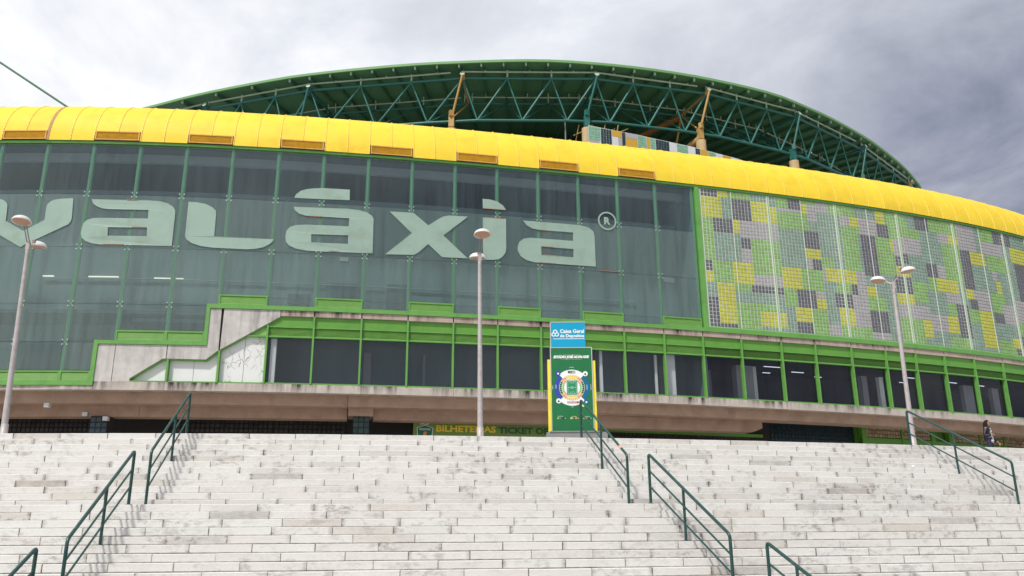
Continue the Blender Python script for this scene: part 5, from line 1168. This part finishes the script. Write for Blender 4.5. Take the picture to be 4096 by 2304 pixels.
    for k in range(13):
        v = -0.15+(PI/2+0.15)*k/12
        for i in range(28):
            u = 2*PI*i/28; front = max(0, math.cos(u)); q = Vector((math.cos(v)*math.cos(u)*0.112, math.cos(v)*math.sin(u)*0.092, math.sin(v)*0.132))
            if front > 0.5 and math.sin(v) < 0.45: q.x *= 0.62; q.z = max(q.z, 0.05)
            vs.append((q.x+0.018, q.y, q.z+1.55))
    fs = [(k*28+i, k*28+(i+1) % 28, (k+1)*28+(i+1) % 28, (k+1)*28+i) for k in range(12) for i in range(28)]
    mb.add(vs, fs, 0, True)
    for i in range(26):
        u = R(75+210*i/25); x, y = 0.10*math.cos(u)+0.01, 0.085*math.sin(u); ln = rnd.uniform(0.26, 0.36)
        mb.tube([(x*0.9, y*0.9, 1.60), (x*1.12, y*1.15, 1.52), (x*1.15-0.01, y*1.25, 1.42), (x*1.05-0.02, y*1.3+rnd.uniform(-.02, .02), 1.58-ln)], [0.02, 0.026, 0.025, 0.008], 6)
    mb.build('hair', 'hair', root)
    # clothes follow the body a little outside it
    jk = skin_mesh('jacket', [
        [(-0.02, 0, 0.80, 0.165), (-0.02, 0, 0.90, 0.160), (-0.02, 0, 1.05, 0.150), (-0.015, 0, 1.20, 0.150), (-0.015, 0, 1.34, 0.142), (-0.01, 0, 1.44, 0.078)],
        [('j', 0, 4), (-0.01, -0.155, 1.345, 0.072), (-0.06, -0.238, 1.11, 0.060), (-0.05, -0.243, 1.07, 0.057), (0.11, -0.20, 1.06, 0.045), (0.16, -0.16, 1.075, 0.04)],
        [('j', 0, 4), (0.0, 0.155, 1.345, 0.072), (0.06, 0.213, 1.10, 0.060), (0.07, 0.217, 1.06, 0.057), (0.215, 0.243, 0.84, 0.044)]], 'leather', root)
    sh_ = skin_mesh('shirt', [[(0.065, 0.0, 0.76, 0.125), (0.065, 0.0, 0.90, 0.120), (0.065, 0, 1.08, 0.108), (0.068, 0, 1.24, 0.10), (0.055, 0, 1.38, 0.06)]], 'print shirt', root)
    tr_ = skin_mesh('trousers', [[(0, 0, 0.93, 0.145), (0, 0, 1.06, 0.13)],
        [('j', 0, 0), (0.0, 0.09, 0.84, 0.108), (0.02, 0.10, 0.50, 0.073), (0.0, 0.10, 0.46, 0.068), (-0.02, 0.10, 0.10, 0.05)],
        [('j', 0, 0), (0.0, -0.09, 0.84, 0.108), (0.06, -0.10, 0.50, 0.073), (0.06, -0.10, 0.46, 0.068), (0.03, -0.10, 0.10, 0.05)]], 'denim', root)
    for x, y in ((-0.02, 0.10), (0.03, -0.10)):
        mb = MB(); mb.tube([(x-0.06, y, 0.045), (x, y, 0.055), (x+0.10, y, 0.045), (x+0.19, y, 0.028)], [0.035, 0.048, 0.045, 0.028], 10); mb.build('shoe', 'shoe', root)
    return root
woman = person((18.55, 33.0, 4.796), R(-45), 'dark-haired person in a black leather jacket behind the top step', 'people on the plaza')
p2 = dup_tree(woman); p2.location = (20.02, 32.6, 4.796); p2.rotation_euler = (0, 0, R(150)); p2['label'] = 'dark-haired person almost wholly cut off at the right edge'
# small litter on a step
mb = MB(); zz_ = edge_z(5); xx_ = 11.45; yy_ = edge_y(5, xx_)+0.06
mb.lathe([(0.0, 0.0), (0.03, 0.002), (0.036, 0.05), (0.042, 0.085), (0.038, 0.085), (0.03, 0.01)], 12, 0, Matrix.Translation((xx_, yy_, zz_)))
mb.build('paper_cup', 'paper white', None, None, 'small white paper cup left on the upper steps at right', 'cup')
